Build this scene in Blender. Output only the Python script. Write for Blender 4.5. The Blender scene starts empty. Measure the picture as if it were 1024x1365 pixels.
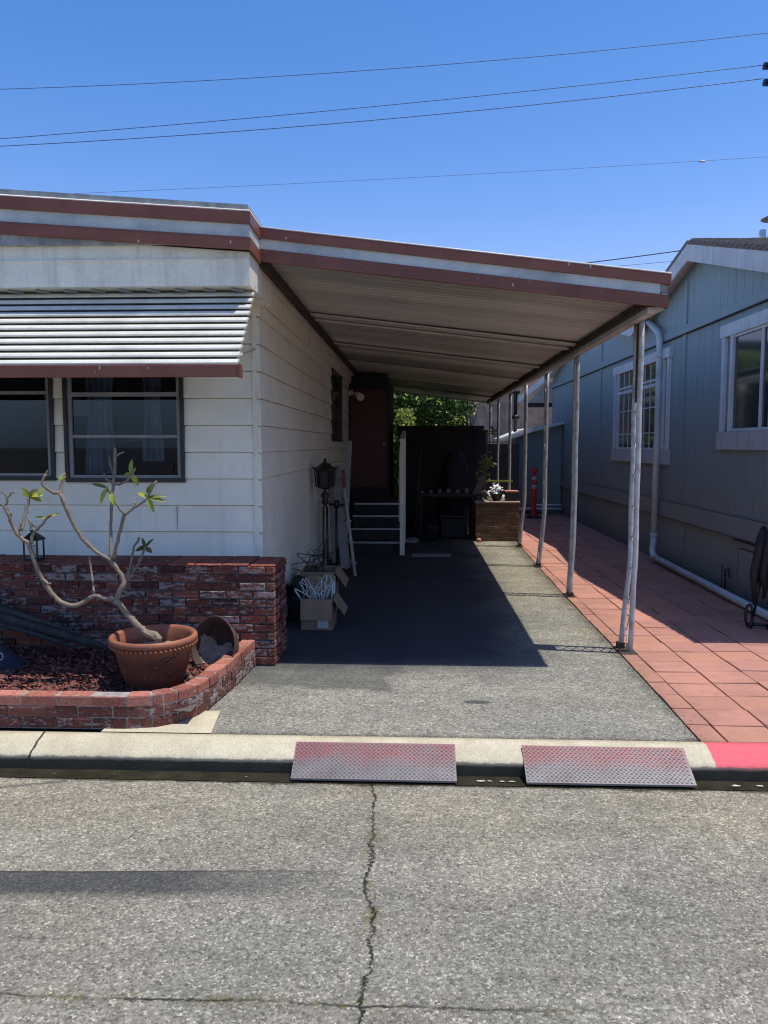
import bpy, bmesh, math, random
from mathutils import Vector, Matrix
rnd = random.Random(7)
S = bpy.context.scene
C = S.collection
PI = math.pi

# ---------------------------------------------------------------- camera model
FPX = 1025.0; CX, CY = 512.0, 682.5; CAMH = 1.73
YAW = math.atan(43 / FPX); PITCH = math.atan(89.5 / FPX)
Fv = Vector((-math.sin(YAW) * math.cos(PITCH), math.cos(YAW) * math.cos(PITCH), -math.sin(PITCH)))
Rv = Vector((math.cos(YAW), math.sin(YAW), 0)); Uv = Rv.cross(Fv)

def at(px, py, x=None, y=None, z=None):
    """measured photo point -> world point on a given plane"""
    d = Fv + Rv * ((px - CX) / FPX) + Uv * ((CY - py) / FPX)
    t = x / d.x if x is not None else y / d.y if y is not None else (z - CAMH) / d.z
    return Vector((d.x * t, d.y * t, d.z * t + CAMH))

# ---------------------------------------------------------------- materials
MATS = {}

class NT:
    def __init__(s, name):
        s.m = bpy.data.materials.new(name); s.m.use_nodes = True
        s.t = s.m.node_tree; s.N = s.t.nodes; s.L = s.t.links
        s.b = s.N['Principled BSDF']
        s.co = s.N.new('ShaderNodeTexCoord').outputs['Object']
        MATS[name] = s.m
    def link(s, a, b): s.L.new(a, b)
    def val(s, sock, v):
        if isinstance(v, bpy.types.NodeSocket): s.L.new(v, sock)
        else:
            if isinstance(v, (tuple, list)) and len(v) == 3 and sock.type == 'RGBA': v = (*v, 1)
            sock.default_value = v
    def noise(s, scale, detail=4, rough=.55, vec=None, out='Fac', dist=0):
        n = s.N.new('ShaderNodeTexNoise'); n.inputs['Scale'].default_value = scale
        n.inputs['Detail'].default_value = detail; n.inputs['Roughness'].default_value = rough
        n.inputs['Distortion'].default_value = dist
        s.L.new(vec or s.co, n.inputs['Vector']); return n.outputs[out]
    def voro(s, scale, feature='F1', out='Distance', vec=None, rand=1):
        n = s.N.new('ShaderNodeTexVoronoi'); n.feature = feature; n.inputs['Scale'].default_value = scale
        n.inputs['Randomness'].default_value = rand
        s.L.new(vec or s.co, n.inputs['Vector']); return n.outputs[out]
    def ramp(s, fac, stops):
        n = s.N.new('ShaderNodeValToRGB'); e = n.color_ramp.elements
        while len(e) < len(stops): e.new(.5)
        for q, (p, c) in zip(e, stops):
            q.position = p; q.color = (*c, 1) if isinstance(c, (tuple, list)) else (c, c, c, 1)
        s.val(n.inputs['Fac'], fac); return n.outputs['Color']
    def mix(s, fac, a, b, mode='MIX'):
        n = s.N.new('ShaderNodeMix'); n.data_type = 'RGBA'; n.blend_type = mode
        s.val(n.inputs[0], fac); s.val(n.inputs[6], a); s.val(n.inputs[7], b); return n.outputs[2]
    def math(s, op, a, b=0, c=0, clamp=False):
        n = s.N.new('ShaderNodeMath'); n.operation = op; n.use_clamp = clamp
        s.val(n.inputs[0], a); s.val(n.inputs[1], b); s.val(n.inputs[2], c); return n.outputs[0]
    def xyz(s):
        n = s.N.new('ShaderNodeSeparateXYZ'); s.L.new(s.co, n.inputs[0]); return n.outputs
    def mapped(s, sc=(1, 1, 1), loc=(0, 0, 0)):
        n = s.N.new('ShaderNodeMapping'); n.inputs['Scale'].default_value = sc; n.inputs['Location'].default_value = loc
        s.L.new(s.co, n.inputs['Vector']); return n.outputs[0]
    def attr(s, name='Col'):
        n = s.N.new('ShaderNodeVertexColor'); n.layer_name = name; return n.outputs['Color']
    def bump(s, h, strength=.3, dist=.01):
        n = s.N.new('ShaderNodeBump'); n.inputs['Strength'].default_value = strength; n.inputs['Distance'].default_value = dist
        s.val(n.inputs['Height'], h); s.L.new(n.outputs[0], s.b.inputs['Normal'])
    def sstep(s, v, a, b):
        n = s.N.new('ShaderNodeMapRange'); n.interpolation_type = 'SMOOTHSTEP'
        s.val(n.inputs[0], v); n.inputs[1].default_value = a; n.inputs[2].default_value = b
        return n.outputs[0]
    def done(s, col, rough=.7, metal=0, spec=None):
        s.val(s.b.inputs['Base Color'], col); s.val(s.b.inputs['Roughness'], rough); s.val(s.b.inputs['Metallic'], metal)
        if spec is not None: s.b.inputs['Specular IOR Level'].default_value = spec
        return s.m

def weathered(name, c1, c2, grime=(.1, .08, .06), g=.4, scale=6, rough=.6, metal=0, streak=False, bump=.15, bscale=60, spec=None, gscale=2.5):
    n = NT(name)
    col = n.mix(n.ramp(n.noise(scale, 5), [(.35, 0), (.65, 1)]), c1, c2)
    vec = n.mapped((14, 14, 1.2)) if streak else None
    gm = n.ramp(n.noise(gscale if not streak else 1, 6, .65, vec), [(.48, 0), (.75, 1)])
    fine = n.ramp(n.noise(90, 2), [(.35, .88), (.65, 1.0)])
    col = n.mix(n.math('MULTIPLY', gm, g), col, grime)
    col = n.mix(1, col, fine, 'MULTIPLY')
    n.bump(n.noise(bscale, 4), bump, .004)
    return n.done(col, rough, metal, spec)

def flat(name, c, rough=.6, metal=0, var=.25, scale=12, spec=None):
    n = NT(name)
    d = tuple(v * (1 - var) for v in c)
    col = n.mix(n.ramp(n.noise(scale, 4), [(.35, 0), (.65, 1)]), c, d)
    n.bump(n.noise(scale * 8, 3), .12, .003)
    return n.done(col, rough, metal, spec)

# asphalt of the road
def asphalt(name, base, warm, light, dark, road):
    n = NT(name)
    x, y, z = n.xyz()
    big = n.ramp(n.noise(.9, 5, .6), [(.35, 0), (.68, 1)])
    col = n.mix(big, base, warm)
    worn = n.ramp(n.noise(1, 6, .7, n.mapped((.8, 2.6, 1))), [(.4, .80), (.62, 1.06)])
    col = n.mix(.8, col, worn, 'MULTIPLY')
    spots = n.ramp(n.noise(2.3, 6, .75, n.mapped((1, 1, 1), (7, 3, 0))), [(.60, 0), (.70, 1)])
    col = n.mix(n.math('MULTIPLY', spots, .35), col, (.09, .088, .082))
    cell = n.voro(118, out='Color')
    sep = n.N.new('ShaderNodeSeparateColor'); n.link(cell, sep.inputs[0])
    stone = n.ramp(sep.outputs[0], [(.0, .52), (.3, .84), (.65, 1.0), (.88, 1.24), (1, 1.95)])
    col = n.mix(1, col, stone, 'MULTIPLY')
    vd = n.voro(118)
    pits = n.ramp(n.noise(38, 3, .7), [(.33, .45), (.47, 1)])
    col = n.mix(.75, col, pits, 'MULTIPLY')
    med = n.ramp(n.noise(9, 4, .6), [(.3, .82), (.7, 1.1)])
    col = n.mix(1, col, med, 'MULTIPLY')
    h = n.math('ADD', n.math('MULTIPLY', vd, -1.0), n.math('MULTIPLY', n.noise(38, 3, .7), 1.2))
    if road:
        # long crack running away from the camera
        wob = n.math('ADD', n.math('MULTIPLY', n.math('SUBTRACT', n.noise(3.2, 2, .5), .5), .10),
                     n.math('MULTIPLY', n.math('SUBTRACT', n.noise(16, 6, .8), .5), .10))
        cx_ = n.math('ADD', n.math('ADD', x, n.math('MULTIPLY', y, .045)), .05)
        d1 = n.math('ABSOLUTE', n.math('ADD', cx_, wob))
        wid = n.math('SUBTRACT', n.math('MULTIPLY', n.noise(9, 4, .7), .0135), .0035)
        c1 = n.math('SUBTRACT', 1, n.sstep(n.math('SUBTRACT', d1, wid), -.004, .004), clamp=True)
        mossz = n.math('SUBTRACT', 1, n.sstep(d1, .008, .035), clamp=True)
        # cross crack near the camera
        d2 = n.math('ABSOLUTE', n.math('ADD', n.math('SUBTRACT', y, 2.235), n.math('MULTIPLY', wob, .45)))
        c2 = n.math('MULTIPLY', n.math('SUBTRACT', 1, n.sstep(n.math('SUBTRACT', d2, wid), -.004, .004), clamp=True), n.math('LESS_THAN', x, .55))
        moss2 = n.math('SUBTRACT', 1, n.sstep(d2, .008, .03), clamp=True)
        moss2 = n.math('MULTIPLY', n.math('MULTIPLY', moss2, .55), n.math('LESS_THAN', x, .55))
        mm = n.math('MULTIPLY', n.math('MAXIMUM', mossz, moss2), n.ramp(n.noise(5, 4), [(.52, 0), (.66, 1)]))
        col = n.mix(n.math('MULTIPLY', mm, .65), col, (.11, .10, .035))
        cr = n.math('MAXIMUM', c1, n.math('MULTIPLY', c2, n.ramp(n.noise(3, 3), [(.4, .15), (.6, .9)])))
        # sealed strip: hard far edge, ragged near edge
        yy = n.math('SUBTRACT', n.math('ADD', y, n.math('MULTIPLY', n.math('SUBTRACT', n.noise(1.2, 2), .5), .03)), n.math('MULTIPLY', n.math('ADD', x, 1.4), .042))
        far = n.math('SUBTRACT', 1, n.sstep(yy, 2.93, 2.945), clamp=True)
        near = n.sstep(n.math('ADD', yy, n.math('MULTIPLY', n.noise(24, 4, .7), .09)), 2.775, 2.86)
        fade = n.math('SUBTRACT', 1, n.sstep(n.math('ADD', x, n.math('MULTIPLY', n.noise(3, 3), .7)), -.75, .35), clamp=True)
        band = n.math('MULTIPLY', n.math('MULTIPLY', far, near), fade)
        band = n.math('MULTIPLY', band, n.ramp(n.noise(60, 2), [(.3, 1), (.66, .72)]))
        col = n.mix(n.math('MULTIPLY', band, .95), col, (.036, .040, .044))
        ln = n.math('MULTIPLY', n.math('SUBTRACT', 1, n.sstep(n.math('ABSOLUTE', n.math('SUBTRACT', yy, 2.937)), .003, .008), clamp=True), fade)
        col = n.mix(n.math('MULTIPLY', ln, .8), col, (.03, .03, .03))
        # worn darker tyre band and pale dusty band near the gutter
        t1 = n.math('MULTIPLY', n.sstep(y, 2.15, 2.5), n.math('SUBTRACT', 1, n.sstep(y, 2.75, 3.0), clamp=True))
        t1 = n.math('MULTIPLY', t1, n.ramp(n.noise(2.2, 5, .7), [(.35, 0), (.7, .5)]))
        col = n.mix(t1, col, n.mix(1, col, (.62, .64, .68), 'MULTIPLY'))
        dust = n.math('MULTIPLY', n.sstep(y, 3.0, 3.5), .55)
        col = n.mix(dust, col, n.mix(1, col, (1.13, 1.08, .98), 'MULTIPLY'))
        wet = n.sstep(n.math('ADD', y, n.math('MULTIPLY', n.math('SUBTRACT', n.noise(5, 5, .7), .5), .11)), 3.762, 3.79)
        col = n.mix(wet, col, n.mix(1, col, (.30, .28, .26), 'MULTIPLY'))
        # diagonal old repair near the left
        dd = n.math('ABSOLUTE', n.math('ADD', n.math('SUBTRACT', n.math('SUBTRACT', y, 3.72), n.math('MULTIPLY', n.math('ADD', x, 1.95), .3)), n.math('MULTIPLY', wob, .6)))
        rp = n.math('MULTIPLY', n.math('SUBTRACT', 1, n.sstep(dd, .004, .03), clamp=True), n.math('LESS_THAN', x, -1.8))
        col = n.mix(n.math('MULTIPLY', rp, .7), col, (.07, .068, .06))
        col = n.mix(cr, col, (.012, .011, .009))
        h = n.math('SUBTRACT', h, n.math('MULTIPLY', cr, 3))
        rough = n.math('SUBTRACT', .9, n.math('MULTIPLY', wet, .45))
    else:
        # driveway: damp patch, oil spot, joints, painted carport shade
        ns = n.math('MULTIPLY', n.math('SUBTRACT', n.noise(2.4, 5, .65), .5), .7)
        px_ = n.math('ADD', x, ns)
        pt = n.math('MULTIPLY', n.math('SUBTRACT', 1, n.sstep(px_, -.18, -.02), clamp=True), n.sstep(n.math('ADD', n.math('ADD', y, n.math('MULTIPLY', x, .12)), n.math('MULTIPLY', ns, .45)), 4.80, 4.90))
        pt = n.math('MULTIPLY', pt, n.ramp(n.noise(2.2, 4), [(.25, .75), (.5, 1)]))
        col = n.mix(n.math('MULTIPLY', pt, .62), col, (.062, .066, .064))
        ox = n.math('MULTIPLY', n.math('SUBTRACT', x, .385), 10); oy = n.math('MULTIPLY', n.math('SUBTRACT', y, 4.70), 22)
        r2 = n.math('ADD', n.math('MULTIPLY', ox, ox), n.math('MULTIPLY', oy, oy))
        oil = n.math('SUBTRACT', 1, n.sstep(n.math('ADD', r2, n.math('MULTIPLY', n.noise(12, 4), 1.2)), .9, 1.6), clamp=True)
        col = n.mix(n.math('MULTIPLY', oil, .85), col, (.05, .052, .05))
        edge = n.math('SUBTRACT', 1, n.sstep(n.math('ADD', y, n.math('MULTIPLY', n.noise(9, 4), .05)), 4.12, 4.19), clamp=True)
        col = n.mix(n.math('MULTIPLY', edge, .6), col, (.07, .065, .05))
        ed2 = n.sstep(n.math('ADD', x, n.math('MULTIPLY', n.noise(7, 5, .7), .30)), 1.60, 1.74)
        col = n.mix(n.math('MULTIPLY', ed2, .6), col, (.075, .066, .045))
        far = n.sstep(y, 6.2, 9.0)
        col = n.mix(n.math('MULTIPLY', far, .6), col, n.mix(1, col, (1.1, 1.03, .86), 'MULTIPLY'))
        j = n.math('SUBTRACT', 1, n.sstep(n.math('ABSOLUTE', n.math('ADD', n.math('SUBTRACT', y, 6.95), n.math('MULTIPLY', n.noise(3, 5), .05))), .004, .018), clamp=True)
        col = n.mix(n.math('MULTIPLY', j, .45), col, (.05, .05, .045))
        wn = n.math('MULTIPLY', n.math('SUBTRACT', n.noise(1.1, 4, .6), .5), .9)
        carport_shade = n.math('MULTIPLY', n.math('SUBTRACT', 1, n.sstep(n.math('ADD', x, wn), .5, 1.25), clamp=True), n.sstep(n.math('ADD', y, wn), 5.0, 5.9))  # shade under the carport roof, painted into the asphalt colour
        col = n.mix(n.math('MULTIPLY', carport_shade, .9), col, (.032, .035, .045))
        rough = .92
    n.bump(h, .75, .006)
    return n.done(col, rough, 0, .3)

asphalt('road_asphalt', (.245, .236, .194), (.298, .274, .210), None, None, True)
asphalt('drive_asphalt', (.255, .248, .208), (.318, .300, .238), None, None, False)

def concrete():
    n = NT('curb_concrete'); x, y, z = n.xyz()
    col = n.mix(n.ramp(n.noise(5, 6, .65), [(.3, 0), (.7, 1)]), (.42, .37, .25), (.56, .51, .36))
    col = n.mix(.5, col, n.ramp(n.voro(170, out='Color'), [(0, .6), (1, 1.35)]), 'MULTIPLY')
    # red painted fire lane part
    red = n.sstep(n.math('ADD', x, n.math('MULTIPLY', n.math('SUBTRACT', n.noise(30, 4), .5), .02)), 1.548, 1.556)
    rc = n.mix(n.ramp(n.noise(20, 5), [(.35, 0), (.75, 1)]), (.72, .10, .13), (.60, .13, .14))
    col = n.mix(red, col, rc)
    # damp dark line on the face
    zz = n.math('ADD', z, n.math('MULTIPLY', n.math('SUBTRACT', n.noise(14, 5, .7), .5), .028))
    damp = n.math('SUBTRACT', 1, n.sstep(zz, .066, .078), clamp=True)
    col = n.mix(n.math('MULTIPLY', damp, .9), col, (.085, .08, .065))
    algae = n.math('SUBTRACT', 1, n.sstep(zz, .050, .062), clamp=True)
    col = n.mix(algae, col, (.024, .022, .012))
    jt = n.math('SUBTRACT', 1, n.sstep(n.math('ABSOLUTE', n.math('ADD', n.math('ADD', x, 2.05), n.math('MULTIPLY', n.noise(12, 3), .03))), .004, .009), clamp=True)
    col = n.mix(jt, col, (.03, .028, .02))
    n.bump(n.noise(120, 3, .6), .5, .004)
    n.done(col, n.math('SUBTRACT', .85, n.math('MULTIPLY', algae, .35)))
concrete()
def gutter():
    n = NT('gutter_wet'); x, y, z = n.xyz()
    col = n.mix(n.ramp(n.noise(8, 5), [(.3, 0), (.7, 1)]), (.020, .018, .010), (.045, .040, .024))
    n.bump(n.noise(5, 3), .1, .004)
    n.done(col, .18)
gutter()
def pavers():
    n = NT('paver_red')
    c = n.attr()
    col = n.mix(.45, c, n.ramp(n.noise(140, 3, .7), [(.3, .62), (.7, 1.3)]), 'MULTIPLY')
    g = n.ramp(n.noise(3.2, 7, .75), [(.46, 0), (.68, 1)])
    col = n.mix(n.math('MULTIPLY', g, .42), col, (.20, .12, .085))
    x, y, z = n.xyz()
    soot = n.math('SUBTRACT', 1, n.sstep(n.math('ADD', x, n.math('MULTIPLY', n.noise(3, 4), .7)), 1.75, 2.25), clamp=True)
    col = n.mix(n.math('MULTIPLY', soot, .35), col, (.12, .085, .06))
    n.bump(n.noise(160, 3, .7), .5, .004)
    n.done(col, .9, 0, .3)
pavers()
def brick(name, white):
    n = NT(name)
    c = n.attr()
    nz = n.noise(34, 6, .75, n.mapped((.55, .55, 1.3)))
    col = n.mix(1, c, n.ramp(n.noise(60, 4, .7), [(.3, .6), (.7, 1.25)]), 'MULTIPLY')
    a = n.N.new('ShaderNodeVertexColor'); a.layer_name = 'Col'
    w = n.math('MULTIPLY', n.ramp(n.math('ADD', nz, n.math('MULTIPLY', a.outputs['Alpha'], .115)), [(.565, 0), (.635, 1)]), white)
    col = n.mix(w, col, n.mix(n.noise(40, 3), (.40, .36, .33), (.22, .18, .165)))
    n.bump(n.noise(45, 5, .7), .8, .006)
    n.done(col, .88, 0, .25)
brick('brick_used', .85)
brick('brick_clean', .0)
weathered('mortar', (.16, .135, .12), (.24, .21, .19), (.04, .035, .03), .7, 12, .95, bump=.6, bscale=80)
weathered('mortar_pale', (.42, .38, .33), (.26, .22, .2), (.1, .07, .06), .5, 18, .95, bump=.6, bscale=80)

def siding(name, c1, c2):
    n = NT(name)
    col = n.mix(n.ramp(n.noise(2, 5), [(.35, 0), (.65, 1)]), c1, c2)
    s = n.ramp(n.noise(1, 6, .7, n.mapped((9, 9, .7))), [(.5, 0), (.8, 1)])
    col = n.mix(n.math('MULTIPLY', s, .22), col, (.30, .27, .23))
    g = n.ramp(n.noise(.8, 6, .65), [(.45, 0), (.75, 1)])
    col = n.mix(n.math('MULTIPLY', g, .25), col, (.42, .39, .33))
    wood = n.noise(1, 4, .6, n.mapped((6, 6, 160)))
    n.bump(wood, .35, .004)
    n.done(col, .5)
siding('siding_white', (.90, .875, .74), (.82, .79, .67))
weathered('trim_white', (.90, .86, .70), (.81, .77, .63), (.30, .24, .2), .35, 5, .5, streak=True)
weathered('fascia_white', (.66, .66, .58), (.55, .56, .50), (.22, .22, .23), .7, 3, .45, bump=.2)
def brown():
    n = NT('fascia_brown')
    col = n.mix(n.ramp(n.noise(3, 5), [(.35, 0), (.65, 1)]), (.165, .050, .026), (.215, .072, .040))
    x, y, z = n.xyz()
    chips = n.ramp(n.voro(20, vec=n.mapped((1, 1, .45))), [(.08, 1), (.13, 0)])
    pick = n.ramp(n.noise(9, 3), [(.5, 0), (.56, 1)])
    col = n.mix(n.math('MULTIPLY', chips, pick), col, (.5, .42, .38))
    rust = n.ramp(n.noise(7, 6, .7), [(.55, 0), (.7, 1)])
    col = n.mix(n.math('MULTIPLY', rust, .3), col, (.09, .03, .02))
    n.bump(n.noise(12, 4), .2, .004)
    n.done(col, .5)
brown()
weathered('awning_white', (.78, .76, .65), (.68, .66, .57), (.3, .27, .24), .3, 5, .4)
def soffit():
    n = NT('soffit_metal'); x, y, z = n.xyz()
    col = n.mix(n.ramp(n.noise(2, 5), [(.3, 0), (.7, 1)]), (.54, .53, .49), (.45, .44, .405))
    b = n.ramp(n.noise(1, 2, .5, n.mapped((.02, .9, .02))), [(.42, .62), (.6, 1.25)])
    col = n.mix(1, col, b, 'MULTIPLY')
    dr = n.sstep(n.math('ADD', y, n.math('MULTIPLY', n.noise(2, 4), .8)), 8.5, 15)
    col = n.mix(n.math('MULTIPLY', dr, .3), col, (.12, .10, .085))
    n.bump(n.noise(9, 4), .1, .004)
    n.done(col, .42)
soffit()
def soffit_light():
    n = NT('soffit_light')
    col = n.mix(n.ramp(n.noise(3, 4), [(.3, 0), (.7, 1)]), (.62, .59, .54), (.5, .47, .43))
    n.bump(n.noise(9, 4), .1, .004)
    n.done(col, .4)
soffit_light()
weathered('roof_membrane', (.42, .43, .42), (.25, .26, .26), (.06, .06, .06), .7, 14, .85, bump=.5)
weathered('post_white', (.60, .59, .56), (.46, .45, .43), (.14, .09, .06), .75, 8, .38, streak=False, bump=.5, bscale=9, gscale=9)
weathered('dark_rust_and_shade', (.035, .027, .022), (.07, .045, .03), (.01, .01, .01), .4, 20, .8, bump=.5)  # also colours the painted shade strips on the blue house
weathered('bronze_frame', (.022, .021, .021), (.04, .038, .036), (.04, .04, .04), .4, 8, .4, .3)
weathered('light_rail', (.24, .24, .25), (.30, .30, .31), (.1, .1, .1), .4, 8, .4)
flat('void_dark', (.008, .008, .01), .9)
flat('black_metal', (.012, .012, .013), .45)
def curtain():
    n = NT('curtain_cloth')
    w = n.noise(1, 4, .6, n.mapped((14, 1, 1.2)), dist=.4)
    n.done(n.mix(n.ramp(w, [(.35, 0), (.65, 1)]), (.48, .51, .55), (.2, .21, .24)), .9)
curtain()
def glass():
    n = NT('window_glass')
    n.N.remove(n.b)
    tr = n.N.new('ShaderNodeBsdfTransparent'); tr.inputs[0].default_value = (.50, .56, .66, 1)
    gl = n.N.new('ShaderNodeBsdfGlossy'); gl.inputs['Roughness'].default_value = .02
    gl.inputs['Color'].default_value = (.9, .95, 1, 1)
    fr = n.N.new('ShaderNodeFresnel'); fr.inputs['IOR'].default_value = 1.5
    bp = n.N.new('ShaderNodeBump'); bp.inputs['Strength'].default_value = .03; bp.inputs['Distance'].default_value = .004
    n.link(n.noise(2.5, 2), bp.inputs['Height']); n.link(bp.outputs[0], gl.inputs['Normal'])
    mx = n.N.new('ShaderNodeMixShader'); n.link(fr.outputs[0], mx.inputs[0]); n.link(tr.outputs[0], mx.inputs[1]); n.link(gl.outputs[0], mx.inputs[2])
    n.link(mx.outputs[0], n.N['Material Output'].inputs[0])
glass()
def dark_glass():
    n = NT('dark_glass')
    v = n.noise(1.6, 4)
    n.done(n.mix(v, (.016, .02, .024), (.06, .066, .07)), .08)
    n.b.inputs['IOR'].default_value = 1.6
dark_glass()
def terracotta():
    n = NT('terracotta')
    col = n.mix(n.ramp(n.noise(6, 5), [(.35, 0), (.65, 1)]), (.34, .125, .062), (.24, .08, .04))
    x, y, z = n.xyz()
    s = n.ramp(n.noise(1, 5, .6, n.mapped((5, 5, 26))), [(.5, 0), (.7, 1)])
    col = n.mix(n.math('MULTIPLY', s, .35), col, (.14, .05, .03))
    col = n.mix(n.sstep(n.math('ADD', z, n.math('MULTIPLY', n.noise(5, 4), .06)), .20, .30), n.mix(1, col, (.42, .36, .34), 'MULTIPLY'), col)  # body darkened below the rim: its shade put into the colour
    ml = n.ramp(n.noise(12, 6, .7), [(.58, 0), (.7, 1)])
    col = n.mix(n.math('MULTIPLY', ml, .35), col, (.5, .33, .25))
    n.bump(n.noise(30, 4), .25, .004)
    n.done(col, .6)
terracotta()
def bark(name, a, b):
    n = NT(name)
    col = n.mix(n.ramp(n.noise(18, 5, .7), [(.35, 0), (.65, 1)]), a, b)
    rings = n.ramp(n.noise(1, 3, .6, n.mapped((30, 30, 90))), [(.55, 0), (.7, 1)])
    col = n.mix(n.math('MULTIPLY', rings, .5), col, (.12, .095, .07))
    n.bump(n.noise(60, 5, .7), .7, .006)
    n.done(col, .75)
bark('plumeria_bark', (.27, .215, .15), (.16, .125, .09))
bark('driftwood', (.05, .048, .048), (.018, .017, .018))
def leafmat(name, a, b, rough=.45, trans=.3):
    n = NT(name)
    c = n.attr()
    col = n.mix(1, n.mix(n.noise(9, 3), a, b), c, 'MULTIPLY')
    n.done(col, rough)
    ts = n.N.new('ShaderNodeBsdfTranslucent'); n.link(col, ts.inputs[0])
    mx = n.N.new('ShaderNodeMixShader'); mx.inputs[0].default_value = trans
    n.link(n.b.outputs[0], mx.inputs[1]); n.link(ts.outputs[0], mx.inputs[2]); n.link(mx.outputs[0], n.N['Material Output'].inputs[0])
leafmat('plumeria_leaf', (.28, .32, .06), (.17, .23, .045))
leafmat('ivy_leaf', (.34, .42, .11), (.17, .26, .05))
leafmat('dark_leaf', (.05, .075, .02), (.03, .05, .012))
def mulch():
    n = NT('mulch_red'); c = n.attr()
    n.bump(n.noise(60, 4), .6, .004)
    n.done(n.mix(1, c, n.ramp(n.noise(50, 4), [(.3, .6), (.7, 1.3)]), 'MULTIPLY'), .85)
mulch()
weathered('rust_metal', (.11, .055, .038), (.05, .03, .024), (.03, .02, .018), .5, 12, .8, bump=.5)
weathered('dry_soil', (.40, .30, .23), (.28, .2, .15), (.12, .09, .07), .5, 22, .95, bump=.9)
def bluewall():
    n = NT('blue_paint'); x, y, z = n.xyz()
    up = n.sstep(n.math('ADD', z, n.math('MULTIPLY', n.noise(1.4, 4), .6)), 1.0, 3.9)  # shading of the wall, darker low down, put into the paint colour
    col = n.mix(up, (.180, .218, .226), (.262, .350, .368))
    s = n.ramp(n.noise(1, 6, .7, n.mapped((8, 8, .6))), [(.42, 0), (.75, 1)])
    col = n.mix(n.math('MULTIPLY', s, .35), col, n.mix(1, col, (1.28, 1.22, 1.15), 'MULTIPLY'))
    g = n.ramp(n.noise(1, 6, .7, n.mapped((6, 6, 1))), [(.55, 0), (.8, 1)])
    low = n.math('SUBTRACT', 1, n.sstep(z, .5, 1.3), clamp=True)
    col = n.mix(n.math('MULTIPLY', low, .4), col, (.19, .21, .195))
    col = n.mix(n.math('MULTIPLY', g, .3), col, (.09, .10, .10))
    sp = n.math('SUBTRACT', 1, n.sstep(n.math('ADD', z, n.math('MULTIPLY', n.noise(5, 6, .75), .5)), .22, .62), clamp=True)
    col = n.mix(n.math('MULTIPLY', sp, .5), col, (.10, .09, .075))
    nails = n.ramp(n.voro(1, vec=n.mapped((1, 2.44, 3.3)), rand=.0), [(.012, 1), (.02, 0)])
    col = n.mix(n.math('MULTIPLY', nails, .55), col, (.07, .08, .085))
    n.bump(n.noise(1, 4, .6, n.mapped((90, 90, 3))), .3, .004)
    n.done(col, .55)
bluewall()
weathered('pale_trim', (.68, .73, .74), (.59, .63, .64), (.26, .23, .22), .35, 5, .5, streak=True)
weathered('sill_trim', (.46, .48, .50), (.40, .42, .44), (.16, .13, .12), .5, 5, .6, streak=True)
weathered('pipe_white', (.66, .70, .70), (.57, .61, .6), (.2, .18, .17), .5, 7, .4)
weathered('shingle_grey', (.26, .22, .19), (.17, .145, .13), (.08, .07, .06), .5, 25, .9, bump=.8, bscale=40)
weathered('white_fascia', (.72, .72, .72), (.6, .6, .6), (.28, .26, .24), .5, 5, .6, streak=True)
weathered('panel_grey', (.034, .034, .036), (.02, .02, .021), (.03, .03, .03), .5, 4, .8, streak=True)
weathered('far_wall', (.64, .42, .27), (.50, .32, .20), (.10, .09, .05), .5, 3, .95, bump=.8, bscale=9)
def brown_brick():
    n = NT('brown_brick'); c = n.attr()
    n.bump(n.noise(50, 4), .6, .004)
    n.done(n.mix(1, c, n.ramp(n.noise(30, 5), [(.3, .6), (.7, 1.4)]), 'MULTIPLY'), .85)
brown_brick()
weathered('door_red', (.10, .010, .005), (.075, .008, .004), (.02, .01, .01), .4, 3, .5, streak=True)
weathered('step_dark', (.03, .032, .04), (.02, .02, .026), (.02, .02, .02), .5, 6, .8)
weathered('metal_edge', (.45, .46, .48), (.35, .35, .37), (.1, .1, .1), .4, 12, .35, .6)
weathered('cardboard', (.30, .20, .13), (.25, .165, .105), (.15, .1, .07), .4, 9, .85)
flat('paper_label', (.5, .5, .48), .8, var=.15)
flat('hanger_white', (.66, .68, .66), .4, var=.1)
flat('hanger_mint', (.45, .6, .55), .4, var=.1)
weathered('aluminium', (.40, .40, .40), (.30, .30, .31), (.12, .12, .12), .5, 9, .4, .5)
weathered('ladder_cream', (.42, .37, .31), (.3, .26, .22), (.15, .12, .1), .4, 9, .6)
weathered('old_red', (.16, .03, .02), (.1, .02, .015), (.04, .02, .02), .4, 9, .6)
weathered('board_grey', (.34, .32, .31), (.26, .25, .24), (.12, .11, .1), .5, 4, .8, streak=True)
flat('orange_plastic', (.62, .03, .015), .45, var=.3)
flat('reflective_white', (.5, .47, .45), .4, var=.2)
flat('navy_cloth', (.02, .022, .045), .8)
flat('black_cloth', (.014, .014, .018), .7, var=.5)
flat('clay_pale', (.55, .22, .16), .7)
flat('pot_black', (.015, .013, .013), .5)
flat('flower_white', (.8, .8, .78), .7, var=.1)
flat('yellow_green', (.42, .42, .08), .7)
weathered('crate_wood', (.20, .15, .11), (.12, .09, .07), (.05, .04, .03), .5, 9, .85)
flat('skin_stone', (.2, .185, .17), .8)
flat('wire_black', (.05, .075, .14), .6)
weathered('pole_wood', (.16, .11, .08), (.1, .07, .05), (.04, .03, .03), .4, 8, .9)
flat('candle_cream', (.62, .58, .48), .6)
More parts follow.
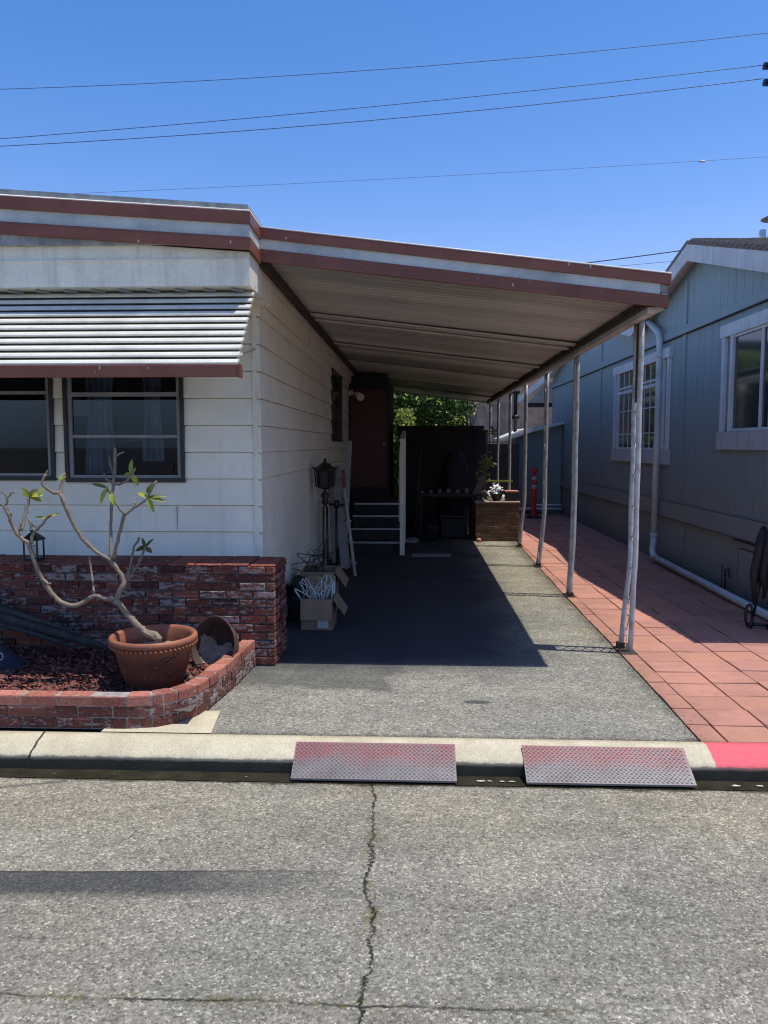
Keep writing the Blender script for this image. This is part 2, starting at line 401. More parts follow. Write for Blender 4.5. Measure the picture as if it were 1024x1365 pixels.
def plate():
    n = NT('steel_plate'); x, y, z = n.xyz()
    col = n.mix(n.ramp(n.noise(8, 5), [(.3, 0), (.7, 1)]), (.185, .168, .165), (.125, .115, .115))
    fac = n.sstep(n.math('ADD', y, n.math('MULTIPLY', n.math('SUBTRACT', n.noise(4.5, 5, .7), .5), .20)), .06, .15)
    pr = n.ramp(n.noise(3.2, 4, .7), [(.36, .25), (.52, 1)])
    pr = n.math('MULTIPLY', pr, n.ramp(n.noise(45, 3, .7), [(.3, .35), (.6, 1)]))
    col = n.mix(n.math('MULTIPLY', n.math('MULTIPLY', fac, pr), .72), col, (.26, .055, .06))
    rust = n.ramp(n.noise(16, 5, .7), [(.55, 0), (.75, .4)])
    col = n.mix(rust, col, (.16, .09, .07))
    n.bump(n.noise(90, 3), .25, .003)
    n.done(col, .55, .15)
plate()
M = MATS

# ---------------------------------------------------------------- mesh builder
class MB:
    def __init__(s):
        s.bm = bmesh.new(); s.col = s.bm.loops.layers.float_color.new('Col')
    def _paint(s, faces, c, smooth=False):
        c = c or (1, 1, 1, 0)
        if len(c) == 3: c = (*c, 0)
        for f in faces:
            f.smooth = smooth
            for l in f.loops: l[s.col] = c
    def face(s, pts, c=None, smooth=False):
        vs = [s.bm.verts.new(p) for p in pts]; f = s.bm.faces.new(vs); s._paint([f], c, smooth); return f
    def box(s, x0, x1, y0, y1, z0, z1, c=None, bev=0, mat=None):
        if x0 > x1: x0, x1 = x1, x0
        if y0 > y1: y0, y1 = y1, y0
        if z0 > z1: z0, z1 = z1, z0
        r = bmesh.ops.create_cube(s.bm, size=1)
        vs = r['verts']
        for v in vs:
            v.co = Vector(((x0 + x1) / 2 + v.co.x * (x1 - x0), (y0 + y1) / 2 + v.co.y * (y1 - y0), (z0 + z1) / 2 + v.co.z * (z1 - z0)))
        fs = set(f for v in vs for f in v.link_faces)
        s._paint(fs, c)
        if bev > 0:
            es = set(e for v in vs for e in v.link_edges)
            rr = bmesh.ops.bevel(s.bm, geom=list(es), offset=bev, segments=1, affect='EDGES', profile=.5)
            s._paint(rr['faces'], c); vs = list(set(v for f in rr['faces'] for v in f.verts))
        if mat is not None:
            for v in vs: v.co = mat @ v.co
        return vs
    def obox(s, center, size, rot=(0, 0, 0), c=None, bev=0):
        m = Matrix.Translation(center) @ (Matrix.Rotation(rot[2], 4, 'Z') @ Matrix.Rotation(rot[1], 4, 'Y') @ Matrix.Rotation(rot[0], 4, 'X'))
        a, b, d = size
        return s.box(-a / 2, a / 2, -b / 2, b / 2, -d / 2, d / 2, c, bev, m)
    def beam(s, p, q, w, h, c=None, up=(0, 0, 1)):
        p = Vector(p); q = Vector(q); d = (q - p); L = d.length; d.normalize()
        u = Vector(up); sx = d.cross(u)
        if sx.length < 1e-4: sx = d.cross(Vector((1, 0, 0)))
        sx.normalize(); u = sx.cross(d)
        m = Matrix((sx, d, u)).transposed().to_4x4(); m.translation = (p + q) / 2
        return s.box(-w / 2, w / 2, -L / 2, L / 2, -h / 2, h / 2, c, 0, m)
    def tube(s, pts, r, n=8, c=None, caps=True, smooth=True):
        pts = [Vector(p) for p in pts]
        rs = r if isinstance(r, (list, tuple)) else [r] * len(pts)
        rings = []; prev = None
        for i, p in enumerate(pts):
            d = (pts[min(i + 1, len(pts) - 1)] - pts[max(i - 1, 0)])
            if d.length < 1e-7: d = Vector((0, 0, 1))
            d.normalize()
            if prev is None:
                a = d.orthogonal().normalized()
            else:
                a = prev - d * prev.dot(d)
                a = a.normalized() if a.length > 1e-5 else d.orthogonal().normalized()
            prev = a; b = d.cross(a)
            rings.append([s.bm.verts.new(p + (a * math.cos(t) + b * math.sin(t)) * rs[i]) for t in [2 * PI * k / n for k in range(n)]])
        fs = []
        for A, B in zip(rings, rings[1:]):
            for k in range(n): fs.append(s.bm.faces.new((A[k], A[(k + 1) % n], B[(k + 1) % n], B[k])))
        s._paint(fs, c, smooth)
        if caps:
            s._paint([s.bm.faces.new(rings[0][::-1]), s.bm.faces.new(rings[-1])], c)
    def lathe(s, prof, n=32, center=(0, 0, 0), m=None, c=None, smooth=True, fn=None):
        cx, cy, cz = center; rings = []
        for (r, z) in prof:
            ring = []
            for k in range(n):
                t = 2 * PI * k / n
                rr = fn(r, z, t) if fn else r
                p = Vector((rr * math.cos(t), rr * math.sin(t), z))
                if m: p = m @ p
                ring.append(s.bm.verts.new(p + Vector((cx, cy, cz))))
            rings.append(ring)
        fs = []
        for A, B in zip(rings, rings[1:]):
            for k in range(n): fs.append(s.bm.faces.new((A[k], A[(k + 1) % n], B[(k + 1) % n], B[k])))
        s._paint(fs, c, smooth); return rings
    def prism(s, poly, d, c=None):
        """poly: list of 3D points, extruded by vector d"""
        d = Vector(d); A = [s.bm.verts.new(p) for p in poly]; B = [s.bm.verts.new(Vector(p) + d) for p in poly]
        fs = [s.bm.faces.new(A[::-1]), s.bm.faces.new(B)]
        n = len(A)
        for i in range(n): fs.append(s.bm.faces.new((A[i], A[(i + 1) % n], B[(i + 1) % n], B[i])))
        s._paint(fs, c)
    def grid(s, x0, x1, y0, y1, nx, ny, zf, c=None, smooth=True):
        V = [[s.bm.verts.new((x0 + (x1 - x0) * i / nx, y0 + (y1 - y0) * j / ny, zf(x0 + (x1 - x0) * i / nx, y0 + (y1 - y0) * j / ny))) for i in range(nx + 1)] for j in range(ny + 1)]
        fs = [s.bm.faces.new((V[j][i], V[j][i + 1], V[j + 1][i + 1], V[j + 1][i])) for j in range(ny) for i in range(nx)]
        s._paint(fs, c, smooth)
    def build(s, name, mat, parent=None, recalc=True, origin=None):
        if recalc: bmesh.ops.recalc_face_normals(s.bm, faces=s.bm.faces[:])
        off = Vector((0, 0, 0))
        if parent is not None: off = world_of(parent)
        elif origin is not None: off = Vector(origin)
        me = bpy.data.meshes.new(name)
        for v in s.bm.verts: v.co -= off
        s.bm.to_mesh(me); s.bm.free()
        me.materials.append(M[mat])
        o = bpy.data.objects.new(name, me); C.objects.link(o)
        if parent is not None: o.parent = parent
        elif origin is not None: o.location = off
        return o

def build_parts(MBs, name, mat, parent):
    for q in MBs: q.build(name, mat, parent)
def each(name, mat, parent, fns):
    for fn in fns:
        q = MB(); fn(q); q.build(name, mat, parent)
def world_of(o):
    p = Vector((0, 0, 0))
    while o is not None: p = p + o.location; o = o.parent
    return p
def tag(o, label, cat, group=None, kind=None):
    if label: o['label'] = label
    if cat: o['category'] = cat
    if group: o['group'] = group
    if kind: o['kind'] = kind
    return o
def thing(name, label, cat, loc, group=None):
    o = bpy.data.objects.new(name, None); o.empty_display_size = .1; C.objects.link(o)
    o.location = loc; return tag(o, label, cat, group)
def struct(o):
    o['kind'] = 'structure'; return o
def copy_tree(o, parent=None):
    c = o.copy(); C.objects.link(c); c.parent = parent
    for ch in list(o.children): copy_tree(ch, c)
    return c

G = .13            # driveway level

# ================================================================= GROUND
b = MB(); b.face([(-400, -400, -.02), (400, -400, -.02), (400, 400, -.02), (-400, 400, -.02)])
weathered('earth', (.10, .09, .08), (.07, .065, .06), (.1, .09, .06), .5, 1, .95)
struct(b.build('ground', 'earth'))
b = MB(); b.face([(-60, -9, 0), (60, -9, 0), (60, 3.80, 0), (-60, 3.80, 0)]); struct(b.build('road', 'road_asphalt'))
b = MB(); b.face([(-60, 3.792, .004), (60, 3.792, .004), (60, 3.91, .002), (-60, 3.91, .002)]); struct(b.build('gutter', 'gutter_wet'))
# curb with a rounded nose
b = MB()
prof = [(3.900, -.02), (3.905, .060), (3.912, .074), (3.928, .088), (3.96, .103), (4.01, .122), (4.05, .131), (4.09, .135), (4.09, -.02)]
xs = [-60, -8, -6] + [-6 + .06 * i for i in range(1, 200)] + [8, 60]
rows = [[b.bm.verts.new((x, y + (.003 * math.sin(x * 3.1) + rnd.uniform(-.0022, .0022) if abs(x) < 6.5 and y < 4.08 else 0), z + (rnd.uniform(-.0016, .0016) if .05 < z < .134 and abs(x) < 6.5 else 0))) for (y, z) in prof] for x in xs]
for A, B in zip(rows, rows[1:]):
    for k in range(len(prof) - 1):
        f = b.bm.faces.new((A[k], B[k], B[k + 1], A[k + 1])); f.smooth = 0 < k < 7
struct(b.build('curb', 'curb_concrete'))
# driveway
b = MB()
edge = [(1.535, 4.094), (1.548, 4.6), (1.558, 5.3), (1.568, 6.0), (1.578, 8.1), (1.61, 10.3), (1.67, 12.9), (1.72, 21)]
pts = [(-1.21, 4.094), (-1.21, 21)]
rowsL = [(-1.25, y) for _, y in edge]
for (a, c_), (e1, e2) in zip(zip(rowsL, rowsL[1:]), zip(edge, edge[1:])):
    b.face([(a[0], a[1], G), (e1[0], e1[1], G), (e2[0], e2[1], G), (c_[0], c_[1], G)])
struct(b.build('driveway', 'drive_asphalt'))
# concrete corner wedge under the planter
b = MB(); b.face([(-1.75, 4.093, .139), (-1.13, 4.093, .139), (-1.17, 4.45, .139), (-1.75, 4.45, .139)]); struct(b.build('pavement', 'curb_concrete'))
# yard soil under house / planter
b = MB(); b.face([(-60, 4.092, .10), (-1.20, 4.092, .10), (-1.20, 40, .10), (-60, 40, .10)]); struct(b.build('yard_soil', 'earth'))
b = MB(); b.face([(1.45, 4.094, .112), (30, 4.094, .112), (30, 40, .112), (1.45, 40, .112)]); struct(b.build('path_bed', 'dark_rust_and_shade'))
# paver tiles
def edge_x(y):
    for (xa, ya), (xb, yb) in zip(edge, edge[1:]):
        if ya <= y <= yb: return xa + (xb - xa) * (y - ya) / (yb - ya)
    return edge[-1][0]
b = MB()
cols = [1.36, 1.69] + [1.69 + .305 * i for i in range(1, 14)]
for ci, (xa, xb) in enumerate(zip(cols, cols[1:])):
    off = rnd.uniform(-.03, .03) if ci else 0
    for r in range(0, 58):
        ya = 4.10 + .262 * r + off; yb = ya + .262
        if r == 0: ya = 4.10
        if ya > 19: break
        xl = max(xa, edge_x((ya + yb) / 2) + .0)
        if xb - xl < .03: continue
        xl0 = max(xa, edge_x(ya) + .004); xl1 = max(xa, edge_x(yb) + .004)
        g = .0035 + rnd.random() * .0025
        v = rnd.uniform(.92, 1.07); h = rnd.uniform(-.012, .02)
        c = ((.455 + h) * v, (.218 + h * .4) * v, (.160 - h * .3) * v)
        dz = rnd.uniform(-.003, .003); t = [rnd.uniform(-.002, .002) for _ in range(4)]
        top = [(xl0 + g, ya + g, G + dz + t[0]), (xb - g, ya + g, G + dz + t[1]), (xb - g, yb - g, G + dz + t[2]), (xl1 + g, yb - g, G + dz + t[3])]
        b.prism([(p[0], p[1], .10) for p in top], (0, 0, 0.0001), c) if False else None
        A = [b.bm.verts.new((p[0], p[1], .105)) for p in top]; B = [b.bm.verts.new(p) for p in top]
        cx = sum(p[0] for p in top) / 4; cy = sum(p[1] for p in top) / 4
        T = [b.bm.verts.new((p[0] + (cx - p[0]) * .02, p[1] + (cy - p[1]) * .02, p[2] + .004)) for p in top]
        fs = [b.bm.faces.new(T)]
        for k in range(4):
            fs.append(b.bm.faces.new((A[k], A[(k + 1) % 4], B[(k + 1) % 4], B[k])))
            fs.append(b.bm.faces.new((B[k], B[(k + 1) % 4], T[(k + 1) % 4], T[k])))
        b._paint(fs, c)
struct(b.build('path', 'paver_red'))
# grit and dry weeds along the driveway edge
b = MB()
for _ in range(900):
    t = rnd.random(); y = 4.12 + 9 * t ** 1.6; x = edge_x(y) + rnd.gauss(-.02, .035)
    if rnd.random() < .3: y = 4.10 + abs(rnd.gauss(0, .02)); x = rnd.uniform(-1.1, 1.5)
    s = rnd.uniform(.003, .009); a = rnd.random() * PI; v = rnd.uniform(.3, 1)
    c = (.30 * v, .24 * v, .13 * v)
    b.face([(x + s * math.cos(a), y + s * math.sin(a), G + .006), (x - s * math.sin(a), y + s * math.cos(a), G + .006), (x - s * .8 * math.cos(a), y - s * math.sin(a), G + .01)], c)
for _ in range(500):
    cy_ = rnd.choice([6.35, 6.5, 6.6, 8.6, 5.9]); x = edge_x(cy_) - .12 + rnd.gauss(0, .09); y = cy_ + rnd.gauss(0, .07)
    a = rnd.random() * 6.28; L = rnd.uniform(.01, .035)
    c = (.42, .33, .14)
    b.face([(x, y, G + .004), (x + .003, y, G + .004), (x + L * math.cos(a), y + L * math.sin(a), G + .012)], c)
tag(b.build('leaf_litter', 'mulch_red'), 'dry grit and straw along the right edge of the driveway', 'litter', kind='stuff')
# weeds in the road cracks
b = MB()
for _ in range(230):
    if rnd.random() < .45:
        y = rnd.uniform(2.6, 3.3); x = -.05 - .045 * y + rnd.gauss(0, .012)
    else:
        x = rnd.choice([-1.12, -1.0, -.92, -.62, -.2]) + rnd.gauss(0, .06); y = 2.235 + rnd.gauss(0, .012)
    a = rnd.random() * 6.28; L = rnd.uniform(.006, .02); w = .002
    k = rnd.uniform(.5, 1)
    b.face([(x - w, y, .001), (x + w, y, .001), (x + L * math.cos(a), y + L * math.sin(a), rnd.uniform(.002, .01))], (1.4 * k, 1.0 * k, .5 * k))
tag(b.build('weeds', 'plumeria_leaf'), 'tiny weeds sprouting in the cracks of the road', 'weeds', kind='stuff')
# pale scraps stuck in the wet gutter
b = MB()
for (px, py, w) in [(640, 1026, .05), (650, 1023, .03), (680, 1028, .045), (668, 1031, .03), (965, 1027, .05), (1008, 1043, .04), (1000, 1020, .02), (70, 1030, .015), (150, 1036, .012), (330, 1030, .015)]:
    p = at(px, py, z=.02) if py < 1035 else at(px, py, z=.006)
    y = min(p.y, 3.858)
    poly = []
    for k in range(7):
        a = 2 * PI * k / 7; r = w * rnd.uniform(.3, .6)
        poly.append((p.x + r * math.cos(a), min(3.859, 3.835 + r * .45 * math.sin(a)), .009 + .0002 * k))
    b.face(poly, (.8, .8, .8))
tag(b.build('gutter_debris', 'paper_label'), 'pale scraps floating in the wet gutter', 'litter', kind='stuff')

# ================================================================= BRICKWORK helper
RED = [(.16, .046, .031), (.20, .056, .037), (.12, .037, .027), (.17, .058, .042), (.085, .03, .024), (.215, .07, .048)]
def brick_course(b, x0, x1, yf, depth, z0, z1, L, off, bev=.004, whiteness=.5, jit=.004):
    x = x0 - off
    while x < x1:
        a = max(x, x0); e = min(x + L, x1)
        if e - a > .03:
            c = rnd.choice(RED); v = rnd.uniform(.8, 1.2)
            j = rnd.uniform(-jit, jit)
            wv = rnd.choice([0, 0, .3, .6, 1]) * whiteness
            b.box(a + .005, e - .005, yf + j, yf + depth, z0 + .005, z1 - .005, (c[0] * v, c[1] * v, c[2] * v, wv), bev)
        x += L

# ================================================================= MOBILE HOME (left)
home = thing('mobile_home', 'white mobile home with lapped siding, brown striped roof edge and used brick skirting', 'mobile home', (-1.2, 5.87, G))
XW = -1.2; YF = 5.87
COURSE = .2045; Z0 = 1.465 - 3 * COURSE
# front siding with window openings
wins = [(-4.3, -2.80, 1.475, 2.42), (-2.705, -1.785, 1.462, 2.42)]
def lap_wall(b, u0, u1, zb, zt, P, holes, step=COURSE, z0=Z0, thick=.018):
    """P(u,z,out) -> point; clapboards with a small lap, split round the holes"""
    k = math.floor((zb - z0) / step)
    while z0 + k * step < zt:
        a = z0 + k * step; c = a + step
        lo = max(a, zb); hi = min(c, zt)
        cuts = sorted(set([lo, hi] + [h for hh in holes for h in (hh[2], hh[3]) if lo < h < hi]))
        for z1, z2 in zip(cuts, cuts[1:]):
            segs = [(u0, u1)]
            for (h0, h1, hz0, hz1) in holes:
                if hz0 <= z1 + 1e-6 and hz1 >= z2 - 1e-6:
                    ns = []
                    for (s0, s1) in segs:
                        if h1 <= s0 or h0 >= s1: ns.append((s0, s1)); continue
                        if s0 < h0: ns.append((s0, h0))
                        if h1 < s1: ns.append((h1, s1))
                    segs = ns
            for (s0, s1) in segs:
                f = lambda z: thick * (1 - (z - a) / step)
                if abs(z1 - a) < 1e-6: z1 = a + .007
                # rounded lower lip
                b.face([P(s0, z1, f(z1)), P(s1, z1, f(z1)), P(s1, z2, f(z2)), P(s0, z2, f(z2))])
                if abs(z1 - a - .007) < 1e-6:
                    b.face([P(s0, z1, -.02), P(s1, z1, -.02), P(s1, z1, thick), P(s0, z1, thick)]); b.face([P(s0, a - .004, -.018), P(s1, a - .004, -.018), P(s1, z1 + .004, -.018), P(s0, z1 + .004, -.018)]); b.face([P(s0, a, -.02), P(s1, a, -.02), P(s1, a, .0), P(s0, a, .0)])
        k += 1
b = MB()
lap_wall(b, -9, XW, .82, 3.0, lambda u, z, o: (u, YF - o, z), wins)
o = b.build('wall', 'siding_white', home, recalc=False)
o['label'] = 'front wall of lapped white siding'
b = MB()
lap_wall(b, YF, 13.6, .25, 3.05, lambda u, z, o: (XW + o, u, z), [(10.85, 12.2, 1.80, 2.86)])
b.face([(XW - .01, 5.87, .1), (XW - .01, 13.6, .1), (XW - .01, 13.6, .3), (XW - .01, 5.87, .3)])
o = b.build('wall', 'siding_white', home, recalc=False); o['label'] = 'side wall of lapped siding under the carport'
# staggered panel seams on siding
for (u, k) in [(-1.85, 1)]:
    b = MB(); b.box(u, u + .0022, YF - .0185, YF - .002, Z0 + k * COURSE + .009, Z0 + (k + 1) * COURSE - .004); b.build('siding_seam', 'board_grey', home)
b = MB()
b.box(XW - .045, XW - .01, YF - .02, YF + .01, .82, 3.0)
k = 0
while Z0 + k * COURSE < 2.8:
    z = Z0 + k * COURSE + .002
    b.face([(XW - .012, YF - .024, z), (XW + .020, YF - .024, z), (XW + .014, YF - .014, z + COURSE - .012), (XW - .012, YF - .014, z + COURSE - .012)])
    b.face([(XW + .020, YF - .024, z), (XW + .020, YF + .035, z), (XW + .012, YF + .035, z + COURSE - .012), (XW + .014, YF - .014, z + COURSE - .012)])
    b.face([(XW - .012, YF - .024, z), (XW + .020, YF - .024, z), (XW + .020, YF + .035, z)])
    k += 1
b.build('corner_trim', 'trim_white', home, recalc=False)
# rest of the body so the home is a solid volume
b = MB(); b.box(-9, XW - .02, 7.6, 20, .15, 3.0); b.box(-9, -8.9, 5.9, 7.6, .15, 3.0); b.box(-9, XW - .02, 5.9, 7.6, .9, 1.0); b.box(-9, -1.25, 5.89, 5.9, .1, .9)
b.build('interior', 'void_dark', home)
# sloping roof
def roof_z(x): return 3.23 + (-1.09 - x) * .073
b = MB()
b.prism([(-9, 5.085, roof_z(-9) + .055), (-1.095, 5.085, 3.278), (-1.095, 5.085, 3.04), (-9, 5.085, 3.04)], (0, 14.8, 0))
b.build('roof', 'roof_membrane', home)
def strip(bm, x0, x1, y0, y1, za0, za1, zb0, zb1):
    """board on a front face, bottom/top z at x0 and at x1"""
    bm.prism([(x0, y0, za0), (x1, y0, zb0), (x1, y0, zb1), (x0, y0, za1)], (0, y1 - y0, 0))
# fascia: brown / white / brown ; front
L0 = -9; dz = (-1.09 - L0) * .073
for i, (lo, hi, m, th) in enumerate([(.147, .225, 'fascia_brown', .028), (.065, .149, 'fascia_white', .012), (-.012, .065, 'fascia_brown', .024)]):
    b = MB()
    y = 5.08
    strip(b, L0, -1.09 + th * .6, y - th, y + .003, 3.0 + lo + dz, 3.0 + hi + dz, 3.0 + lo, 3.0 + hi)
    # return along the side to the carport
    b.prism([(-1.09, y + .002, 3.0 + lo), (-1.09, 5.40, 3.0 + lo - .012), (-1.09, 5.40, 3.0 + hi - .012), (-1.09, y + .002, 3.0 + hi)], (th * .6, 0, 0))
    o = b.build('fascia', m, home); o['label'] = ['upper brown', 'middle white', 'lower brown'][i] + ' band of the roof edge'
b = MB()
b.tube([(L0, 5.072, 3.232 + dz), (-1.08, 5.072, 3.232), (-1.075, 5.40, 3.215)], .009, 6)
b.build('drip_edge', 'awning_white', home)
b = MB()
strip(b, L0, -1.10, 5.13, 5.90, 2.775, 3.0 + dz + .0, 2.775, 2.99)
b.build('bulkhead', 'trim_white', home)
b = MB(); b.box(-9, -1.10, 5.122, 5.13, 2.935, 2.948); b.box(-1.155, -1.148, 5.122, 5.13, 2.78, 2.93); b.box(-2.60, -2.595, 5.122, 5.13, 2.95, 3.08)
b.build('trim_bead', 'trim_white', home)
x = -1.2
while x > -4.2:
    b = MB(); b.obox((x, 5.22, 2.764), (.10, .012, .02), (0, 0, .9)); x -= .19; b.build('soffit_vent', 'light_rail', home)
# slatted awning
aw = thing('awning', 'white aluminium slatted awning with brown valance over the front windows', 'awning', (-2.5, 5.3, 2.5))
b = MB()
NS = 12
ya, za, yb, zb = 5.32, 2.79, 4.74, 2.235
for i in range(NS):
    t = i / (NS - 1); y = ya + (yb - ya) * t; z = za + (zb - za) * t
    # each slat: curved lip profile
    p = [(.03, .022), (-.002, .020), (-.026, .010), (-.038, -.004), (-.036, -.013), (-.028, -.014), (-.018, -.002), (.03, .012)]
    xr = -1.10 + .01 * t
    b.prism([(-6, y + q[0], z + q[1]) for q in p], (6 + xr, 0, 0))
b.build('slats', 'awning_white', aw)
b = MB(); b.prism([(-6, ya + .06, za - .01), (-6, yb + .05, zb - .02), (-6, yb + .055, zb - .026), (-6, ya + .07, za - .02)], (4.87, 0, 0)); b.build('backing', 'aluminium', aw)
b = MB(); b.box(-6, -1.25, 5.40, 5.46, 2.62, 2.77); b.build('wall_bracket', 'trim_white', aw)
b = MB(); b.box(-6, -1.085, 4.695, 4.715, 2.143, 2.218, None, .003); b.box(-6, -1.085, 4.716, 4.75, 2.208, 2.218); b.box(-1.085, -1.075, 4.69, 4.77, 2.139, 2.222)
b.build('valance', 'fascia_brown', aw)
for x in (-1.22, -3.3):
    b = MB(); b.tube([(x, 4.80, 2.235), (x, 5.84, 2.45)], .008, 6); b.build('support_arm', 'awning_white', aw)
# front windows
def front_window(x0, x1, z0, z1, rails, lab, panes_curtain):
    fr = MB(); w = .035
    fr.box(x0 - .006, x0 + w * .6, YF - .035, YF + .05, z0 - .02, z1); fr.box(x1 - w * .6, x1 + .008, YF - .035, YF + .05, z0 - .02, z1)
    fr.box(x0 + w * .6, x1 - w * .6, YF - .034, YF + .05, z0 - .02, z0 + .012)
    f = fr.build('window', 'bronze_frame', home); f['label'] = lab
    r = MB()
    for (z, h) in rails: r.box(x0 + w * .6, x1 - w * .6, YF - .016, YF + .02, z - h, z + h)
    r.box(x0 + .022, x0 + .05, YF - .014, YF + .018, z0 + .013, z1); r.box(x1 - .05, x1 - .022, YF - .014, YF + .018, z0 + .013, z1)
    r.box(x0 + .051, x1 - .051, YF - .013, YF + .017, z0 + .013, z0 + .035)
    r.build('rail', 'light_rail', f)
    g = MB(); g.face([(x0 + .02, YF + .008, z0 + .01), (x1 - .02, YF + .008, z0 + .01), (x1 - .02, YF + .008, z1), (x0 + .02, YF + .008, z1)]); g.build('pane', 'window_glass', f)
    return f
f2 = front_window(-2.705, -1.785, 1.462, 2.42, [(2.115, .016), (1.795, .012)], 'right window with pale curtains behind three panes', True)
f1 = front_window(-4.3, -2.80, 1.475, 2.42, [(2.13, .012)], 'left window showing a dark room', False)
def curtain_mesh(x0, x1, y, z0, z1, amp, per, gather):
    b = MB(); n = 60
    V = []
    for j in range(9):
        tz = j / 8; row = []
        for i in range(n + 1):
            t = i / n; xm = (x0 + x1) / 2
            sq = 1 - gather * math.sin(PI * min(1, max(0, (1 - tz) * 1.1))) ** 2
            x = xm + (x0 + (x1 - x0) * t - xm) * sq
            row.append(b.bm.verts.new((x, y + amp * math.sin(t * per + tz), z0 + (z1 - z0) * tz)))
        V.append(row)
    b._paint([b.bm.faces.new((V[j][i], V[j][i + 1], V[j + 1][i + 1], V[j + 1][i])) for j in range(8) for i in range(n)], None, True)
    return b
curtain_mesh(-2.62, -2.36, 6.0, 1.50, 2.42, .015, 30, .25).build('curtain', 'curtain_cloth', f2, recalc=False)
curtain_mesh(-2.16, -1.98, 6.0, 1.60, 2.42, .015, 24, .3).build('curtain', 'curtain_cloth', f2, recalc=False)
b = MB(); b.box(-2.7, -1.8, 6.5, 6.54, 1.50, 1.80); b.box(-2.7, -1.8, 6.9, 6.95, 1.85, 2.3)
b.build('furniture', 'navy_cloth', f2)
b = MB(); b.beam((-2.70, 6.2, 1.74), (-1.8, 6.2, 1.80), .04, .018); b.beam((-2.5, 6.21, 1.5), (-2.48, 6.21, 1.75), .015, .015); b.beam((-1.95, 6.21, 1.76), (-1.86, 6.21, 1.5), .015, .015)
b.build('counter', 'board_grey', f2)
b = MB(); b.lathe([(0.02, 0), (.14, -.02), (.17, -.07), (.15, -.075)], 20, (-3.2, 6.9, 2.22)); b.box(-2.98, -2.82, 6.6, 6.62, 1.98, 2.12)
b.build('ceiling_lamp', 'paper_label', f1)
# side window
b = MB()
b.box(XW - .03, XW + .03, 10.83, 10.9, 1.78, 2.88); b.box(XW - .03, XW + .03, 12.15, 12.22, 1.78, 2.88)
b.box(XW - .029, XW + .029, 10.9, 12.15, 1.78, 1.82); b.box(XW - .029, XW + .029, 10.9, 12.15, 2.84, 2.88); b.box(XW - .02, XW + .02, 10.9, 12.15, 2.14, 2.17)
f3 = b.build('window', 'bronze_frame', home); f3['label'] = 'narrow side window under the carport'
b = MB(); b.face([(XW + .005, 10.88, 1.8), (XW + .005, 12.17, 1.8), (XW + .005, 12.17, 2.86), (XW + .005, 10.88, 2.86)]); b.build('pane', 'dark_glass', f3)
# foundation vent on the side wall
b = MB()
pv = at(378, 788, x=XW)
b.box(XW, XW + .022, pv.y - .14, pv.y + .14, pv.z - .05, pv.z + .05)
vt = b.build('foundation_vent', 'black_metal', home)
b = MB()
for k in range(5): b.box(XW + .022, XW + .03, pv.y - .13, pv.y + .13, pv.z - .042 + k * .02, pv.z - .034 + k * .02)
b.build('louver', 'bronze_frame', vt)
# flood light near the porch
b = MB(); b.tube([(XW + .01, 13.35, 2.62), (XW + .12, 13.35, 2.64)], .05, 10)
for dx in (-.0, .12):
    b.tube([(XW + .1, 13.35, 2.63), (XW + .18, 13.25 - dx, 2.60)], .02, 8); b.tube([(XW + .18, 13.25 - dx, 2.60), (XW + .26, 13.12 - dx, 2.53)], [.035, .065], 12)
fl = b.build('flood_light', 'awning_white', home); 
# brick skirting: pilaster and front veneer
b = MB()
b.box(-9, -1.03, 5.445, 5.86, .10, .858)
sk = b.build('brick_skirt', 'mortar', home)
b = MB()
hz = .0605; zb = .137
for r in range(12):
    z0 = zb + r * hz; z1 = z0 + hz
    offr = 0 if r % 2 else .1
    brick_course(b, -4.6, -1.012, 5.425, .06, z0, z1, .196, offr + rnd.uniform(0, .01), .004, .95)
    y = 5.43 + .06
    yy = 5.43
    # side face of the pilaster
    L = .196; yy = 5.43 + (0 if r % 2 else -.1)
    while yy < 5.86:
        a = max(yy, 5.432); e = min(yy + L, 5.862)
        if e - a > .03:
            c = rnd.choice(RED); b.box(-1.05, -1.006 + rnd.uniform(-.005, .006), a + .006 + (.05 if a == 5.432 else 0), e - .005, z0 + .005, z1 - .005, (*c, rnd.choice([0, 0, .4])), .004)
        yy += L
b.build('brick_face', 'brick_used', sk)
b = MB()  # top course lying flat
x = -4.6
while x < -1.05:
    e = min(x + .2, -1.008); c = rnd.choice(RED[:4]); c = tuple(v * 1.5 for v in c)
    if e - x > .03: b.box(x + .005, e - .005, 5.423 + rnd.uniform(-.004, .004), 5.85, .860, .872 + rnd.uniform(-.003, .004), (*c, .1), .004)
    x += .2
b.build('brick_cap', 'brick_used', sk)

# ================================================================= PLANTER
pl = thing('brick_planter', 'low curved planter wall of three brick courses with whitish mortar around red bark', 'planter', (-1.6, 4.3, G))
path = [(-5.0, 4.135), (-1.62, 4.135)]
for k in range(1, 9):
    a = -PI / 2 + k / 8 * (PI / 2 - .08); path.append((-1.62 + .37 * math.cos(a), 4.505 + .37 * math.sin(a)))
path += [(-1.195, 4.9), (-1.16, 5.425)]
def resample(path, step, start):
    out = []; acc = -start
    for (a, c) in zip(path, path[1:]):
        a = Vector(a); c = Vector(c); L = (c - a).length; t = 0
        while True:
            need = step - (acc % step) if acc >= 0 else -acc
            if acc < 0: need = -acc
            if t + need > L + 1e-9: acc += L - t; break
            t += need; acc += need
            out.append((a + (c - a) * (t / L), (c - a).normalized()))
    return out
def along(path, s):
    for (a, c) in zip(path, path[1:]):
        a = Vector(a); c = Vector(c); L = (c - a).length
        if s <= L: return a + (c - a) * (s / L), (c - a).normalized()
        s -= L
    return c, (c - a).normalized() if False else (Vector(path[-1]) - Vector(path[-2])).normalized()
total = sum((Vector(c) - Vector(a)).length for a, c in zip(path, path[1:]))
core = MB()
